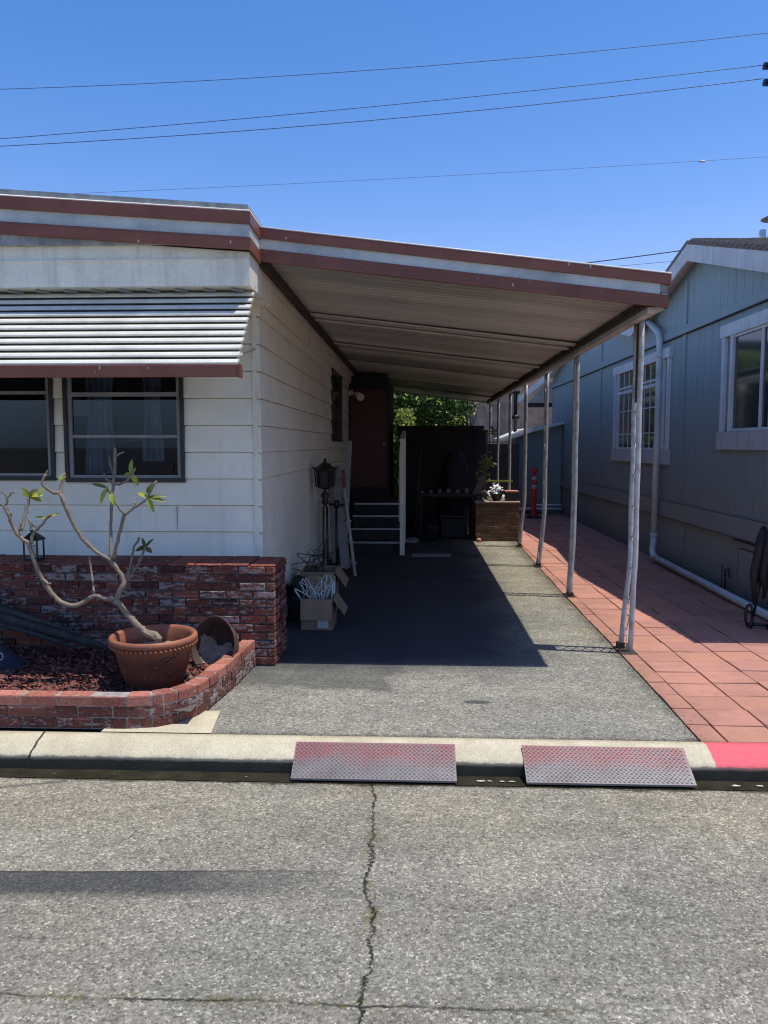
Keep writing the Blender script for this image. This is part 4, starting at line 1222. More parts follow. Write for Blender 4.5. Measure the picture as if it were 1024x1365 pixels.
# window 1
def house_window(ya, yb, zt, zs, lab, grid):
    """ya near, yb far, header top zt, sill-board top zs"""
    b = MB()
    b.box(XH - .05, XH, ya - .08, yb + .08, zt - .13, zt); w = b.build('window', 'pale_trim', rh); w['label'] = lab
    b = MB(); b.box(XH - .045, XH, ya - .1, yb + .1, zs - .19, zs); b.build('sill', 'sill_trim', w)
    b = MB()
    for yy in (ya, ya + .22, yb - .22, yb):
        b.box(XH - .04, XH - .002, yy - .035, yy + .035, zs + .001, zt - .131)
    b.box(XH - .03, XH - .002, ya + .26, yb - .26, zs + .002, zs + .03)
    b.build('casing', 'pale_trim', w)
    b = MB(); b.face([(XH - .012, ya + .25, zs + .01), (XH - .012, yb - .25, zs + .01), (XH - .012, yb - .25, zt - .13), (XH - .012, ya + .25, zt - .13)]); b.build('pane', 'dark_glass', w)
    b = MB()
    if grid:
        zm = 2.56
        b.box(XH - .028, XH - .014, ya + .25, yb - .25, zm - .02, zm + .03); b.box(XH - .022, XH - .014, ya + .25, yb - .25, zm + .06, zm + .09)
        for z in (2.26, 1.9): b.box(XH - .02, XH - .014, ya + .25, yb - .25, z - .008, z + .008)
        for k in range(1, 8): y = ya + .25 + (yb - ya - .5) * k / 8; b.box(XH - .021, XH - .013, y - .012, y + .012, zs + .03, zt - .13)
    else:
        b.box(XH - .03, XH - .014, ya + .24, yb - .24, zt - .16, zt - .131); b.box(XH - .028, XH - .014, yb - .95, yb - .90, zs + .03, zt - .16)
    b.build('muntin', 'pale_trim', w)
house_window(6.7, 8.58, 3.01, 1.87, 'nearest window with pale header and deep sill board', False)
house_window(10.42, 13.15, 3.01, 1.66, 'second window with white grid bars behind the downspout', True)
# downspout
ds = thing('downspout', 'white rain downspout running down the blue wall and along its foot', 'downspout', (3.27, 10.9, G))
b = MB()
P = [(3.26, 11.66, 3.68), (3.27, 10.74, 3.25), (3.27, 10.66, 3.14), (3.27, 10.66, .50), (3.25, 10.64, .30), (3.22, 10.42, .22), (3.20, 7.7, .19), (3.20, 6.3, .175)]
b.tube(P[:4], .042, 10); b.build('pipe', 'pipe_white', ds)
b = MB(); b.tube([P[3], (3.265, 10.66, .36), P[4], (3.23, 10.54, .235), P[5]], .044, 12); b.tube([(3.27, 10.66, .46), (3.27, 10.66, .52)], .050, 12); b.build('elbow', 'pipe_white', ds)
b = MB(); b.tube(P[5:], .040, 10); b.build('pipe', 'pipe_white', ds)
for z in (1.7, 2.9):
    b = MB(); b.tube([(3.27, 10.66, z), (3.27, 10.66, z + .03)], .047, 12); b.build('strap', 'pipe_white', ds)
# roof vent
vp = at(1019, 330, y=9.9)
vn = thing('roof_vent', 'white vent pipe with flat metal cap on the shingled roof of the blue house', 'roof vent', (vp.x, vp.y, 4.1))
b = MB(); b.tube([(vp.x - .03, vp.y, 4.0), (vp.x - .03, vp.y, 4.36)], [.07, .035], 12); b.build('pipe', 'white_fascia', vn)
b = MB(); b.lathe([(.002, 4.56), (.04, 4.55), (.15, 4.49), (.14, 4.48), (.002, 4.485)], 18, (vp.x + .1, vp.y, 0)); b.tube([(vp.x + .1, vp.y, 4.55), (vp.x + .1, vp.y, 4.61)], .02, 8); b.tube([(vp.x + .1, vp.y, 4.05), (vp.x + .1, vp.y, 4.49)], .05, 10)
b.build('cap', 'shingle_grey', vn)
# small hose bib by the skirt
b = MB(); q = at(965, 780, x=3.30); b.tube([(3.31, q.y, .19), (3.31, q.y, .40)], .012, 8); b.tube([(3.31, q.y, .40), (3.31, q.y - .10, .42), (3.31, q.y - .10, .34)], .01, 8); b.tube([(3.31, q.y + .09, .18), (3.31, q.y + .09, .44)], .006, 6)
tag(b.build('hose_tap', 'dark_rust_and_shade', origin=(3.31, q.y, .19)), 'small dark water tap pipe rising at the foot of the blue wall', 'tap')
# black hose bundle at the right edge
hp = Vector((3.02, 6.72, G))
hs = thing('folded_chair', 'folded black chair with hanging fabric and thin metal legs leaning on the blue wall', 'folding chair', hp)
b = MB()
for (dx, dy, lean) in [(-.10, .0, .10), (.02, -.05, .16), (.10, .0, .05)]:
    b.tube([hp + Vector((dx, dy, .01)), hp + Vector((dx + lean, dy + .03, .55)), hp + Vector((dx + lean + .06, dy + .05, 1.0))], .011, 8)
b.tube([hp + Vector((-.12, .02, .04)), hp + Vector((.14, -.02, .03))], .014, 8); b.tube([hp + Vector((-.07, 0, .42)), hp + Vector((.2, 0, .46))], .011, 8)
b.tube([hp + Vector((-.12 + .03 * math.cos(t), 0, .12 + .1 * math.sin(t))) for t in [2 * PI * k / 12 for k in range(13)]], .012, 6)
b.build('leg', 'black_metal', hs)
b = MB()
for k in range(11):
    x = hp.x - .10 + .03 * k; y = hp.y + rnd.uniform(-.06, .05); zt = 1.04 - abs(k - 5) * .03; zb_ = rnd.uniform(.20, .42)
    b.tube([(x + .05, y, G + zt - .02), (x + .02, y - .02, G + .80), (x + rnd.uniform(-.03, .02), y - .02, G + .5), (x + rnd.uniform(-.03, .03), y, G + zb_)], [.018, .036, .034, .012], 7)
b.build('fabric', 'black_cloth', hs)
b = MB(); b.obox((hp.x + .06, hp.y, G + 1.0), (.08, .05, .09), (0, .3, 0), None, .01); b.build('handle', 'clay_pale', hs)

# ================================================================= RAMPS
def ramp(x0, x1, lab):
    root = thing('curb_ramp', lab, 'ramp', (x0, 3.795, 0), 'steel plate ramps bridging the gutter')
    ya, za, yb, zb_ = 3.795, .024, 4.005, .134
    b = MB(); b.prism([(x0, ya, za), (x0, yb, zb_), (x0, yb, zb_ - .006), (x0, ya, za - .010)], (x1 - x0, 0, 0))
    b.build('plate', 'steel_plate', root)
    b = MB()
    d = Vector((0, yb - ya, zb_ - za)); L = d.length; d.normalize(); n = Vector((0, -d.z, d.y))
    r = 0; s = .012
    while s < L - .006:
        x = x0 + .012 + (.012 if r % 2 else 0)
        while x < x1 - .01:
            c_ = Vector((x, ya, za)) + d * s; sg = 1 if r % 2 else -1
            u = Vector((.0085, 0, 0)) + d * (.0055 * sg); w = (d * .0028 - Vector((.0015 * sg, 0, 0)))
            pts = [c_ - u, c_ - w + n * .0022, c_ + u, c_ + w + n * .0022]
            b.face([pts[0] + n * .0005, pts[1], pts[2] + n * .0005, pts[3]])
            x += .024
        s += .0125; r += 1
    b.build('tread', 'steel_plate', root, recalc=False)
    for xx in (x0 + .002, x1 - .008):
        b = MB(); b.prism([(xx, ya + .03, .006), (xx, 3.89, .006), (xx, 3.89, .062), (xx, ya + .03, .03)], (.006, 0, 0)); b.build('web', 'dark_rust_and_shade', root)
    return root
ramp(-.640, .212, 'left steel diamond plate ramp, its red paint worn to grey')
ramp(.566, 1.416, 'right steel diamond plate ramp with a broad red upper edge')

# ================================================================= UNDER THE CARPORT
# side porch room with red door
porch = thing('porch_room', 'dark enclosed porch with a red door at the back of the carport', 'porch', (-.85, 13.6, G))
b = MB(); b.box(-1.19, -.50, 13.62, 17.0, G, 2.95); b.build('wall', 'panel_grey', porch)
b = MB(); b.box(-1.17, -.525, 13.575, 13.615, .98, 2.70); dr = b.build('door', 'door_red', porch)
b = MB()
b.box(-1.10, -.88, 13.565, 13.575, 1.1, 1.7); b.box(-.82, -.60, 13.565, 13.575, 1.1, 1.7); b.box(-1.10, -.60, 13.565, 13.575, 1.85, 2.55); b.build('door_panel', 'door_red', dr)
b = MB(); b.tube([(-.57, 13.57, 1.75), (-.57, 13.52, 1.75)], .022, 10); b.build('knob', 'aluminium', dr)
st = thing('entry_steps', 'four dark steps with shiny metal nosings leading up to the red door', 'steps', (-.6, 11.2, G))
for k in range(4):
    y0 = 11.25 + .28 * k
    b = MB(); b.box(-.98, -.24, y0, 13.56 if k == 3 else y0 + .30, G if k == 0 else G + .17 * k - .02, G + .17 * (k + 1)); s_ = b.build('step', 'step_dark', st)
    if k < 3 or True:
        b = MB(); b.box(-.98, -.24, y0 - .012, y0 + .025, G + .17 * (k + 1) + .001, G + .17 * (k + 1) + .006); b.box(-.98, -.24, y0 - .012, y0 - .002, G + .17 * (k + 1) - .018, G + .17 * (k + 1) + .001); b.build('nosing', 'metal_edge', s_)
b = MB(); b.box(-.98, -.24, 12.4, 13.55, G, G + .66); b.build('base', 'step_dark', st)
hr = thing('handrail', 'weathered white wooden stair rail at the right of the steps', 'handrail', (-.2, 11.2, G))
for (y, w, zt) in [(11.1, .06, 1.82), (12.5, .055, 1.95)]:
    b = MB(); b.box(-.235, -.235 + w + .01, y, y + w, G, zt); b.build('post', 'trim_white', hr)
b = MB(); b.beam((-.205, 11.05, 1.80), (-.205, 12.6, 1.93), .07, .03); b.beam((-.25, 11.2, 1.2), (-.25, 12.5, 1.3), .02, .08); b.build('rail', 'trim_white', hr)
b = MB(); b.box(-.255, -.238, 11.3, 11.34, .6, 1.6); b.box(-.255, -.238, 11.7, 11.74, .7, 1.7); b.build('baluster', 'trim_white', hr)

# box of hangers
def carton(name, lab, x0, x1, y0, y1, z0, h, flaps, rot=0):
    root = thing(name, lab, 'box', ((x0 + x1) / 2, (y0 + y1) / 2, z0))
    b = MB(); t = .006
    b.box(x0, x1, y0, y0 + t, z0, z0 + h); b.box(x0, x1, y1 - t, y1, z0, z0 + h)
    b.box(x0, x0 + t, y0 + t, y1 - t, z0, z0 + h - .001); b.box(x1 - t, x1, y0 + t, y1 - t, z0, z0 + h - .001); b.box(x0 + t, x1 - t, y0 + t, y1 - t, z0, z0 + .006)
    b.build('carton', 'cardboard', root)
    for f in flaps:
        b = MB()
        if f == 'front': b.prism([(x0, y0 - .003, z0 + h), (x1, y0 - .003, z0 + h), (x1 - .004, y0 - .055, z0 + h - .17), (x0 + .004, y0 - .055, z0 + h - .17)], (0, -.005, .001))
        if f == 'right': b.prism([(x1 + .003, y0, z0 + h), (x1 + .003, y1, z0 + h), (x1 + .10, y1 - .02, z0 + h - .13), (x1 + .10, y0 + .05, z0 + h - .15)], (.005, 0, .001))
        if f == 'back': b.prism([(x0, y1 - .001, z0 + h), (x1, y1 - .001, z0 + h), (x1 - .01, y1 + .04, z0 + h + .14), (x0 + .01, y1 + .04, z0 + h + .14)], (0, .005, 0))
        b.build('flap', 'cardboard', root)
    return root
bx = carton('cardboard_box', 'open cardboard box full of white plastic hangers beside the home wall', -.995, -.72, 6.52, 6.86, G, .27, ['front', 'right', 'back'])
b = MB(); b.box(-.85, -.755, 6.512, 6.519, G + .02, G + .11); b.build('paper_label', 'paper_label', bx)
bx2 = carton('cardboard_box', 'second cardboard box with black wire hangers tucked behind the hanger box', -1.08, -.76, 7.05, 7.45, G, .42, ['right'])
def hanger(b, m):
    w = .19
    pts = [(-w, 0, -.10), (0, 0, 0), (w, 0, -.10), (w - .01, 0, -.115), (-w + .01, 0, -.115), (-w, 0, -.10)]
    b.tube([m @ Vector(p) for p in pts], .0045, 5)
    hk = [(0, 0, 0), (0, 0, .03)] + [(.022 - .022 * math.cos(t), 0, .045 + .022 * math.sin(t)) for t in (0.2, .9, 1.6, 2.4, 3.2)]
    b.tube([m @ Vector(p) for p in hk], .0028, 5)
for k in range(13):
    m = Matrix.Translation((-.86 + rnd.uniform(-.10, .10), 6.62 + .016 * k, G + .27 + rnd.uniform(-.03, .08))) @ Matrix.Rotation(rnd.uniform(-.5, .5), 4, 'Z') @ Matrix.Rotation(rnd.choice([-1, 1]) * rnd.uniform(.8, 1.9), 4, 'Y') @ Matrix.Rotation(rnd.uniform(-.3, .3), 4, 'X') @ Matrix.Scale(.72, 4)
    b = MB(); hanger(b, m)
    col = 'hanger_mint' if k in (3, 6, 9) else 'hanger_white'
    lab = 'pale mint plastic clothes hangers jumbled among the white ones in the open box' if k in (3, 6, 9) else 'white plastic clothes hangers jumbled in the open cardboard box'
    tag(b.build('clothes_hanger', col, origin=m.translation), lab, 'hanger', 'mint hangers in the box' if k in (3, 6, 9) else 'white hangers in the box')
for k in range(6):
    m = Matrix.Translation((-.98 + rnd.uniform(-.06, .12), 7.2 + .03 * k, G + .48 + rnd.uniform(-.02, .07))) @ Matrix.Rotation(rnd.uniform(-.8, .8), 4, 'Z') @ Matrix.Rotation(rnd.uniform(-1.5, 1.5), 4, 'Y')
    b = MB(); hanger(b, m)
    tag(b.build('wire_hanger', 'black_metal', origin=m.translation), 'thin black wire hangers tangled in the rear cardboard box', 'hanger', 'black wire hangers in the rear box')
# dark bag between box and wall
b = MB(); b.lathe([(.002, .42), (.05, .40), (.09, .3), (.1, .15), (.08, .0)], 14, (-1.07, 6.9, G), fn=lambda r, z, t: r * (1 + .15 * math.sin(3 * t + z * 20)))
tag(b.build('black_bag', 'black_cloth', origin=(-1.07, 6.9, G)), 'black plastic bag squeezed between the hanger box and the siding', 'bag')
# carriage lamp on twin poles
ly_ = 8.6; lx_ = (433 - 555) * ly_ / 1025; z_ = lambda py: CAMH + (593 - py) * ly_ / 1025
lp = thing('lamp_post', 'black carriage lamp on twin thin poles leaning beside the siding', 'lamp post', (lx_, ly_, G))
b = MB()
b.tube([(lx_ - .025, ly_, G), (lx_ - .02, ly_, z_(675))], .012, 8); b.build('pole', 'black_metal', lp)
b = MB(); b.tube([(lx_ + .03, ly_, G), (lx_ + .02, ly_, z_(675))], .012, 8); b.build('pole', 'black_metal', lp)
b = MB(); b.lathe([(.01, z_(675)), (.045, z_(670)), (.03, z_(666)), (.05, z_(660)), (.02, z_(655)), (.02, z_(652))], 14, (lx_, ly_, 0)); b.build('collar', 'black_metal', lp)
b = MB()
b.lathe([(.04, z_(652)), (.085, z_(650)), (.09, z_(647)), (.10, z_(628)), (.115, z_(627)), (.12, z_(625)), (.05, z_(618)), (.02, z_(616)), (.012, z_(612)), (.002, z_(610))], 6, (lx_, ly_, 0), smooth=False)
for k in range(6):
    a = 2 * PI * k / 6; b.tube([(lx_ + .1 * math.cos(a), ly_ + .1 * math.sin(a), z_(649)), (lx_ + .115 * math.cos(a), ly_ + .115 * math.sin(a), z_(627)), (lx_ + .13 * math.cos(a), ly_ + .13 * math.sin(a), z_(622))], .009, 5)
b.build('lamp_head', 'black_metal', lp)
# short black stand
b = MB(); sx = (448 - 555) * 8.9 / 1025; b.tube([(sx, 8.9, G), (sx, 8.9, 1.02)], .014, 8); b.tube([(sx - .09, 8.9, 1.04), (sx + .09, 8.9, 1.03)], .016, 8); b.tube([(sx, 8.9, 1.0), (sx, 8.9, 1.09)], .03, 8); b.tube([(sx - .1, 8.9, G + .02), (sx + .1, 8.9, G + .02)], .02, 8)
tag(b.build('umbrella_stand', 'black_metal', origin=(sx, 8.9, G)), 'short black pole stand with a crossbar between the lamp and the ladder', 'stand')
# boards leaning on the wall
def tp(px, py, y): return at(px, py, y=y)
b = MB(); b.beam(tp(448, 622, 9.1), tp(461, 757, 8.9), .11, .025, up=(0, 1, 0)); tag(b.build('wood_board', 'board_grey', origin=tp(461, 757, 8.9)), 'wider pale grey board leaning left of the stepladder', 'board', 'boards leaning on the siding')
b = MB(); b.beam(tp(466, 588, 10.2), tp(458, 755, 9.6), .07, .03, up=(0, 1, 0)); tag(b.build('wood_board', 'board_grey', origin=tp(458, 755, 9.6)), 'tall narrow grey board standing highest behind the stepladder', 'board', 'boards leaning on the siding')
b = MB(); b.beam(tp(441, 650, 9.3), tp(447, 750, 9.2), .07, .03, up=(0, 1, 0)); tag(b.build('wood_board', 'board_grey', origin=tp(447, 750, 9.2)), 'short pale board leaning right behind the black lamp poles', 'board', 'boards leaning on the siding')
# stepladder
ld = thing('stepladder', 'closed cream stepladder with red rail leaning on the home wall', 'ladder', tp(470, 768, 8.9))
b = MB(); a0, a1 = tp(456, 622, 8.95), tp(474, 768, 8.75); b.beam(a0, a1, .03, .055, up=(0, 1, 0)); b.build('rail', 'ladder_cream', ld)
b = MB(); c0_, c1_ = tp(450, 622, 9.3), tp(462, 758, 9.3); b.beam(c0_, c1_, .03, .055, up=(0, 1, 0)); b.build('rail', 'ladder_cream', ld)
b = MB(); b.beam(tp(457, 626, 8.93), tp(463, 690, 8.86), .035, .04, up=(0, 1, 0)); b.build('guard', 'old_red', ld)
b = MB(); b.obox(tp(452, 618, 9.05), (.17, .20, .035), (0, .05, .0), None, .004); b.build('top_cap', 'ladder_cream', ld)
for k in range(5):
    t = .12 + k * .19; b = MB(); b.beam(a0.lerp(a1, t), c0_.lerp(c1_, t), .06, .018); b.build('rung', 'aluminium', ld)
# litter on the floor near the steps
b = MB(); q = at(575, 741, z=G); b.box(q.x - .28, q.x + .28, q.y - .12, q.y + .12, G + .002, G + .016); tag(b.build('floor_board', 'board_grey', origin=(q.x, q.y, G)), 'flat grey board lying on the shaded drive by the stair rail', 'board')
q = at(548, 722, z=G)
b = MB(); b.lathe([(.14, 0), (.11, .05), (.03, .07), (.002, .07)], 12, (q.x, q.y, G), fn=lambda r, z, t: r * (1 + .2 * math.sin(4 * t))); tag(b.build('crumpled_sheet', 'board_grey', origin=(q.x, q.y, G)), 'crumpled pale sheet on the ground beside the stair rail', 'sheet')

# ---- back of the carport
b = MB()
SY = 15.2
shed = thing('storage_shed', 'low dark shed of grey vertical panels closing the back of the carport', 'shed', (.4, SY, G))
x = -.35
while x < 1.3:
    b.box(x, x + .245, SY + rnd.uniform(0, .012), SY + .03, G, 2.02); x += .25
b.box(-.35, 1.25, SY + .03, 17.0, G, 2.0); b.build('panel', 'panel_grey', shed)
b = MB(); b.box(-.40, 1.32, SY - .06, 17.05, 2.03, 2.10); b.build('roof', 'panel_grey', shed)
# covered barbecue silhouette
q = lambda px, y: (px - 555) * y / 1025
bb = thing('covered_grill', 'tall dark covered grill standing in the shade before the shed', 'grill', (q(606, 14.2), 14.2, G))
b = MB(); X_ = q(606, 14.2)
b.lathe([(.30, G), (.30, .9), (.27, 1.1), (.24, 1.35), (.16, 1.55), (.06, 1.64), (.002, 1.66)], 20, (X_, 14.2, 0), fn=lambda r, z, t: r * (1 + .06 * math.sin(5 * t + z * 4))); b.build('cover', 'black_cloth', bb)
# work table with clutter
tb = thing('work_table', 'dark work table crowded with small garden clutter in front of the shed', 'table', (.55, 13.3, G))
b = MB(); b.box(.02, 1.0, 13.0, 13.7, .86, .90); b.build('tabletop', 'panel_grey', tb)
for (x, y) in ((.06, 13.05), (.94, 13.05), (.06, 13.62), (.94, 13.62)):
    b = MB(); b.box(x, x + .05, y, y + .05, G, .86); b.build('leg', 'panel_grey', tb)
KN = ['small pale china cup', 'little grey stone figure', 'small upturned flower dish', 'short pale jar', 'chipped white bowl', 'small narrow vase']
PL_ = ['at the left end of the dark table', 'near the left end of the dark table', 'left of the middle of the dark table', 'at the middle of the dark table', 'right of the middle of the dark table', 'at the right end of the dark table']
for k in range(6):
    x = .10 + k * .15; r = rnd.uniform(.03, .05); h = rnd.uniform(.05, .12)
    b = MB(); b.lathe([(.002, 0), (r * .6, 0), (r, h * .5), (r * .7, h), (r * .5, h), (.002, h * .7)], 12, (x, 13.08, .901))
    tag(b.build('garden_ornament', 'skin_stone', origin=(x, 13.08, .901)), KN[k] + ' ' + PL_[k], 'ornament', 'small ornaments on the work table')
for (x0, x1, h, lab) in [(-.02, .10, 1.75, 'thin wooden garden pole leaning left of the covered grill'), (.92, .84, 1.62, 'thin wooden garden pole leaning right of the covered grill')]:
    b = MB(); b.tube([(x0, 13.9, G), (x1, 14.9, h)], .016, 7); tag(b.build('garden_pole', 'crate_wood', origin=(x0, 13.9, G)), lab, 'pole')
bk = thing('bucket', 'old dark grey bucket on the ground in front of the work table', 'bucket', (.25, 12.75, G))
b = MB(); b.lathe([(.002, .005), (.10, .005), (.13, .26), (.138, .265), (.125, .25), (.095, .02), (.002, .02)], 18, (.25, 12.75, G)); b.build('body', 'panel_grey', bk)
b = MB(); b.tube([(.25 + .13 * math.cos(t), 12.75 - .06 * math.sin(t), G + .25 - .09 * math.sin(t)) for t in [PI * k / 10 for k in range(11)]], .004, 5); b.build('handle', 'black_metal', bk)
bn = thing('storage_bin', 'dark plastic storage bin with a closed lid under the work table', 'bin', (.62, 13.3, G))
b = MB(); b.box(.42, .85, 13.1, 13.5, G, G + .36, None, .02); b.build('body', 'black_cloth', bn)
b = MB(); b.box(.40, .87, 13.08, 13.52, G + .362, G + .40, None, .01); b.build('lid', 'panel_grey', bn)
# dark potted shrub right of table
def shrub(name, lab, cat, loc, w, h, n, mat, lw=(.03, .05), kk=(.5, 1.3), stem='dark_rust_and_shade', group=None, depth=None):
    root = thing(name, lab, cat, loc, group); x, y, z = loc
    b = MB()
    for k in range(7):
        a = rnd.random() * 6.28; b.tube([(x, y, z), (x + w * .3 * math.cos(a), y + w * .3 * math.sin(a), z + h * .5), (x + w * .45 * math.cos(a), y + w * .45 * math.sin(a), z + h * .85)], [.012, .008, .003], 5)
    b.build('stem', stem, root)
    b = MB(); d = depth or w
    cl = [(rnd.uniform(-.8, .8) * w / 2, rnd.uniform(-.8, .8) * d / 2, rnd.uniform(.35, 1) * h) for _ in range(max(5, n // 22))]
    for _ in range(n):
        c = rnd.choice(cl); p = Vector((x + c[0] + rnd.gauss(0, w * .09), y + c[1] + rnd.gauss(0, d * .09), z + c[2] + rnd.gauss(0, h * .07)))
        dd = Vector((rnd.uniform(-1, 1), rnd.uniform(-1, .4), rnd.uniform(-.6, 1))); k = rnd.uniform(*kk)
        leaf(b, p, dd, rnd.uniform(*lw) * 1.6, rnd.uniform(*lw), (rnd.uniform(-.5, .5), -.6, .8), (k, k, k), n=2)
    b.build('foliage', mat, root, recalc=False)
    return root
shrub('potted_shrub', 'dark leafy shrub between the work table and the brick box', 'shrub', (1.02, 13.45, .5), .55, .45, 260, 'dark_leaf', (.03, .06))
# brown brick box
bbx = thing('brick_box', 'brown brick grill box topped with pots at the edge of the sunlit drive', 'brick box', (1.36, 13.2, G))
X0, X1, Yb0, Yb1 = .985, 1.715, 12.78, 13.75
b = MB(); b.box(X0 + .01, X1 - .01, Yb0 + .01, Yb1, G, .765); b.build('core', 'mortar', bbx)
b = MB()
for r in range(10):
    z0 = G + .004 + r * .0625; x = X0 - (.1 if r % 2 else 0)
    while x < X1:
        a = max(x, X0); e = min(x + .2, X1); v = rnd.uniform(.7, 1.3)
        if e - a > .03: b.box(a + .004, e - .004, Yb0 + rnd.uniform(-.003, .003), Yb0 + .06, z0 + .004, z0 + .0585, (.15 * v, .085 * v, .045 * v), .003)
        x += .2
    y = Yb0 + (.1 if r % 2 else 0)
    for (xa, xb) in ((X0 - .002, X0 + .05), (X1 - .05, X1 + .002)):
        yy = Yb0 + .065
        while yy < Yb1:
            v = rnd.uniform(.7, 1.3); b.box(xa, xb, yy, min(yy + .19, Yb1), z0 + .004, z0 + .0585, (.15 * v, .085 * v, .045 * v), .003); yy += .2
b.build('brick_face', 'brown_brick', bbx)
b = MB(); b.box(X0 - .01, X1 + .01, Yb0 - .015, Yb1, .767, .79, None, .004); b.build('cap', 'dry_soil', bbx)
# stuff on the brick box
b = MB(); c = tp(700 - 7, 655, 13.0)
xb_ = q(693 - 2, 13.0)
t = thing('clay_tray_pot', 'square black pot topped with a pale terracotta saucer on the brick box', 'plant pot', (1.60, 13.0, .79))
b.box(1.50, 1.70, 12.92, 13.12, .79, .935, None, .006); b.build('pot', 'pot_black', t)
b = MB(); b.box(1.49, 1.71, 12.91, 13.13, .937, .965, None, .006); b.build('saucer', 'clay_pale', t)
t = thing('white_flower_pot', 'dark pot heaped with white blossoms on the brick box', 'plant pot', (1.36, 13.02, .79))
b = MB(); b.lathe([(.05, 0), (.08, .02), (.10, .11), (.105, .12), (.09, .12), (.08, .09), (.002, .09)], 18, (1.36, 13.02, .79)); b.build('pot', 'pot_black', t)
b = MB()
for _ in range(90):
    p = Vector((1.35 + rnd.gauss(0, .045), 13.0 + rnd.gauss(0, .04), .98 + rnd.gauss(0, .045)))
    leaf(b, p, (rnd.uniform(-1, 1), rnd.uniform(-1, 1), rnd.uniform(-.3, 1)), .05, .04, (0, -.5, .8), (1, 1, 1), n=2)
b.build('blossom', 'flower_white', t, recalc=False)
b = MB(); b.tube([(1.25, 12.95, .82), (1.22, 12.95, .9), (1.16, 12.97, .96), (1.10, 12.98, .95)], .016, 8); b.tube([(1.42, 12.86, .80), (1.46, 12.86, .90)], .02, 8)
tag(b.build('white_hose', 'flower_white', origin=(1.2, 12.95, .8)), 'short curled white hose on the left part of the brick box', 'hose')
b = MB()
for k in range(4):
    b.obox((1.02 + k * .035, 13.1, 1.03 + k * .012), (.028, .02, .34), (0, .38, 0))
b.obox((1.08, 13.12, .93), (.2, .015, .03), (0, .38, 0)); b.obox((1.12, 13.12, 1.12), (.2, .015, .03), (0, .38, 0))
tag(b.build('slatted_crate', 'crate_wood', origin=(1.05, 13.1, .85)), 'weathered wooden slat crate leaning on the shrub at the left of the brick box', 'crate')
b = MB(); b.beam((1.16, 13.5, 1.10), (1.68, 13.5, 1.10), .03, .03); tag(b.build('yellow_stake', 'yellow_green', origin=(1.4, 13.5, 1.1)), 'yellow green garden stake lying across the top of the brick box', 'stake')
b = MB()
b.tube([(1.18, 13.3, .8), (1.17, 13.35, 1.2), (1.22, 13.4, 1.55), (1.20, 13.4, 1.95)], .014, 7); b.tube([(1.17, 13.35, 1.2), (1.28, 13.3, 1.42)], .01, 6)
vnr = thing('potted_climber', 'thin climbing plant with pale green leaves rising from the brick box', 'plant', (1.18, 13.3, .8))
b.build('stem', 'crate_wood', vnr)
b = MB()
for (x, z, n) in [(1.14, 1.38, 14), (1.26, 1.42, 14), (1.20, 1.52, 10), (1.30, 1.92, 12), (1.16, 1.22, 8)]:
    for _ in range(n): leaf(b, Vector((x + rnd.gauss(0, .04), 13.3 + rnd.gauss(0, .03), z + rnd.gauss(0, .04))), (rnd.uniform(-1, 1), rnd.uniform(-1, .2), rnd.uniform(-.6, .8)), .09, .05, (0, -.6, .8), (1.1, 1.1, 1.1), n=3)
b.build('foliage', 'plumeria_leaf', vnr, recalc=False)
b = MB(); b.tube([(1.04, 12.7, .135), (1.04, 12.7, .19)], [.05, .03], 7); tag(b.build('clay_shard', 'clay_pale', origin=(1.04, 12.7, .13)), 'small pink clay shard at the foot of the brick box', 'shard')
# ivy
iv = thing('ivy_hedge', 'sunlit ivy hedge climbing behind the shed and the porch', 'hedge', (.3, 18.4, G))
b = MB(); b.box(-2.2, 1.25, 18.9, 19.1, G, 4.2); b.build('trunk', 'dark_leaf', iv)
b = MB()
for _ in range(5200):
    x = rnd.uniform(-1.4, 1.45); z = rnd.uniform(.9, 3.9); lim = 1.42 + .18 * math.sin(z * 5) - max(0, (2.3 - z)) * .3
    if x > lim - rnd.random() * .2: continue
    y = 18.6 - .35 * abs(math.sin(x * 3.1 + 1) * math.sin(z * 2.7)) + rnd.gauss(0, .06)
    if rnd.random() < .10: y += .2
    d = Vector((rnd.uniform(-.8, .8), rnd.uniform(-1.1, -.2), rnd.uniform(-.7, .1))); k = rnd.choice([.35, .7, 1, 1.4, 2])
    leaf(b, Vector((x, y, z)), d, rnd.uniform(.07, .13), rnd.uniform(.07, .11), (rnd.uniform(-.4, .5), -.4, rnd.uniform(.5, 1)), (k, k, k * .8), n=2)
for _ in range(420):   # strand hanging in front, left of the shed
    x = rnd.gauss(-.28, .10); z = rnd.uniform(1.35, 2.6)
    k = rnd.choice([.4, .9, 1.7]); leaf(b, Vector((x, 17.9 + rnd.gauss(0, .08), z)), (rnd.uniform(-.8, .8), -.5, -.8), .09, .07, (0, -.5, .8), (k, k, k * .8), n=2)
b.build('foliage', 'ivy_leaf', iv, recalc=False)
shrub('pale_bush', 'pale yellowish bush at the right end of the ivy hedge', 'bush', (1.35, 19.5, 2.0), 1.0, 1.5, 700, 'plumeria_leaf', (.03, .05), (.15, .45))
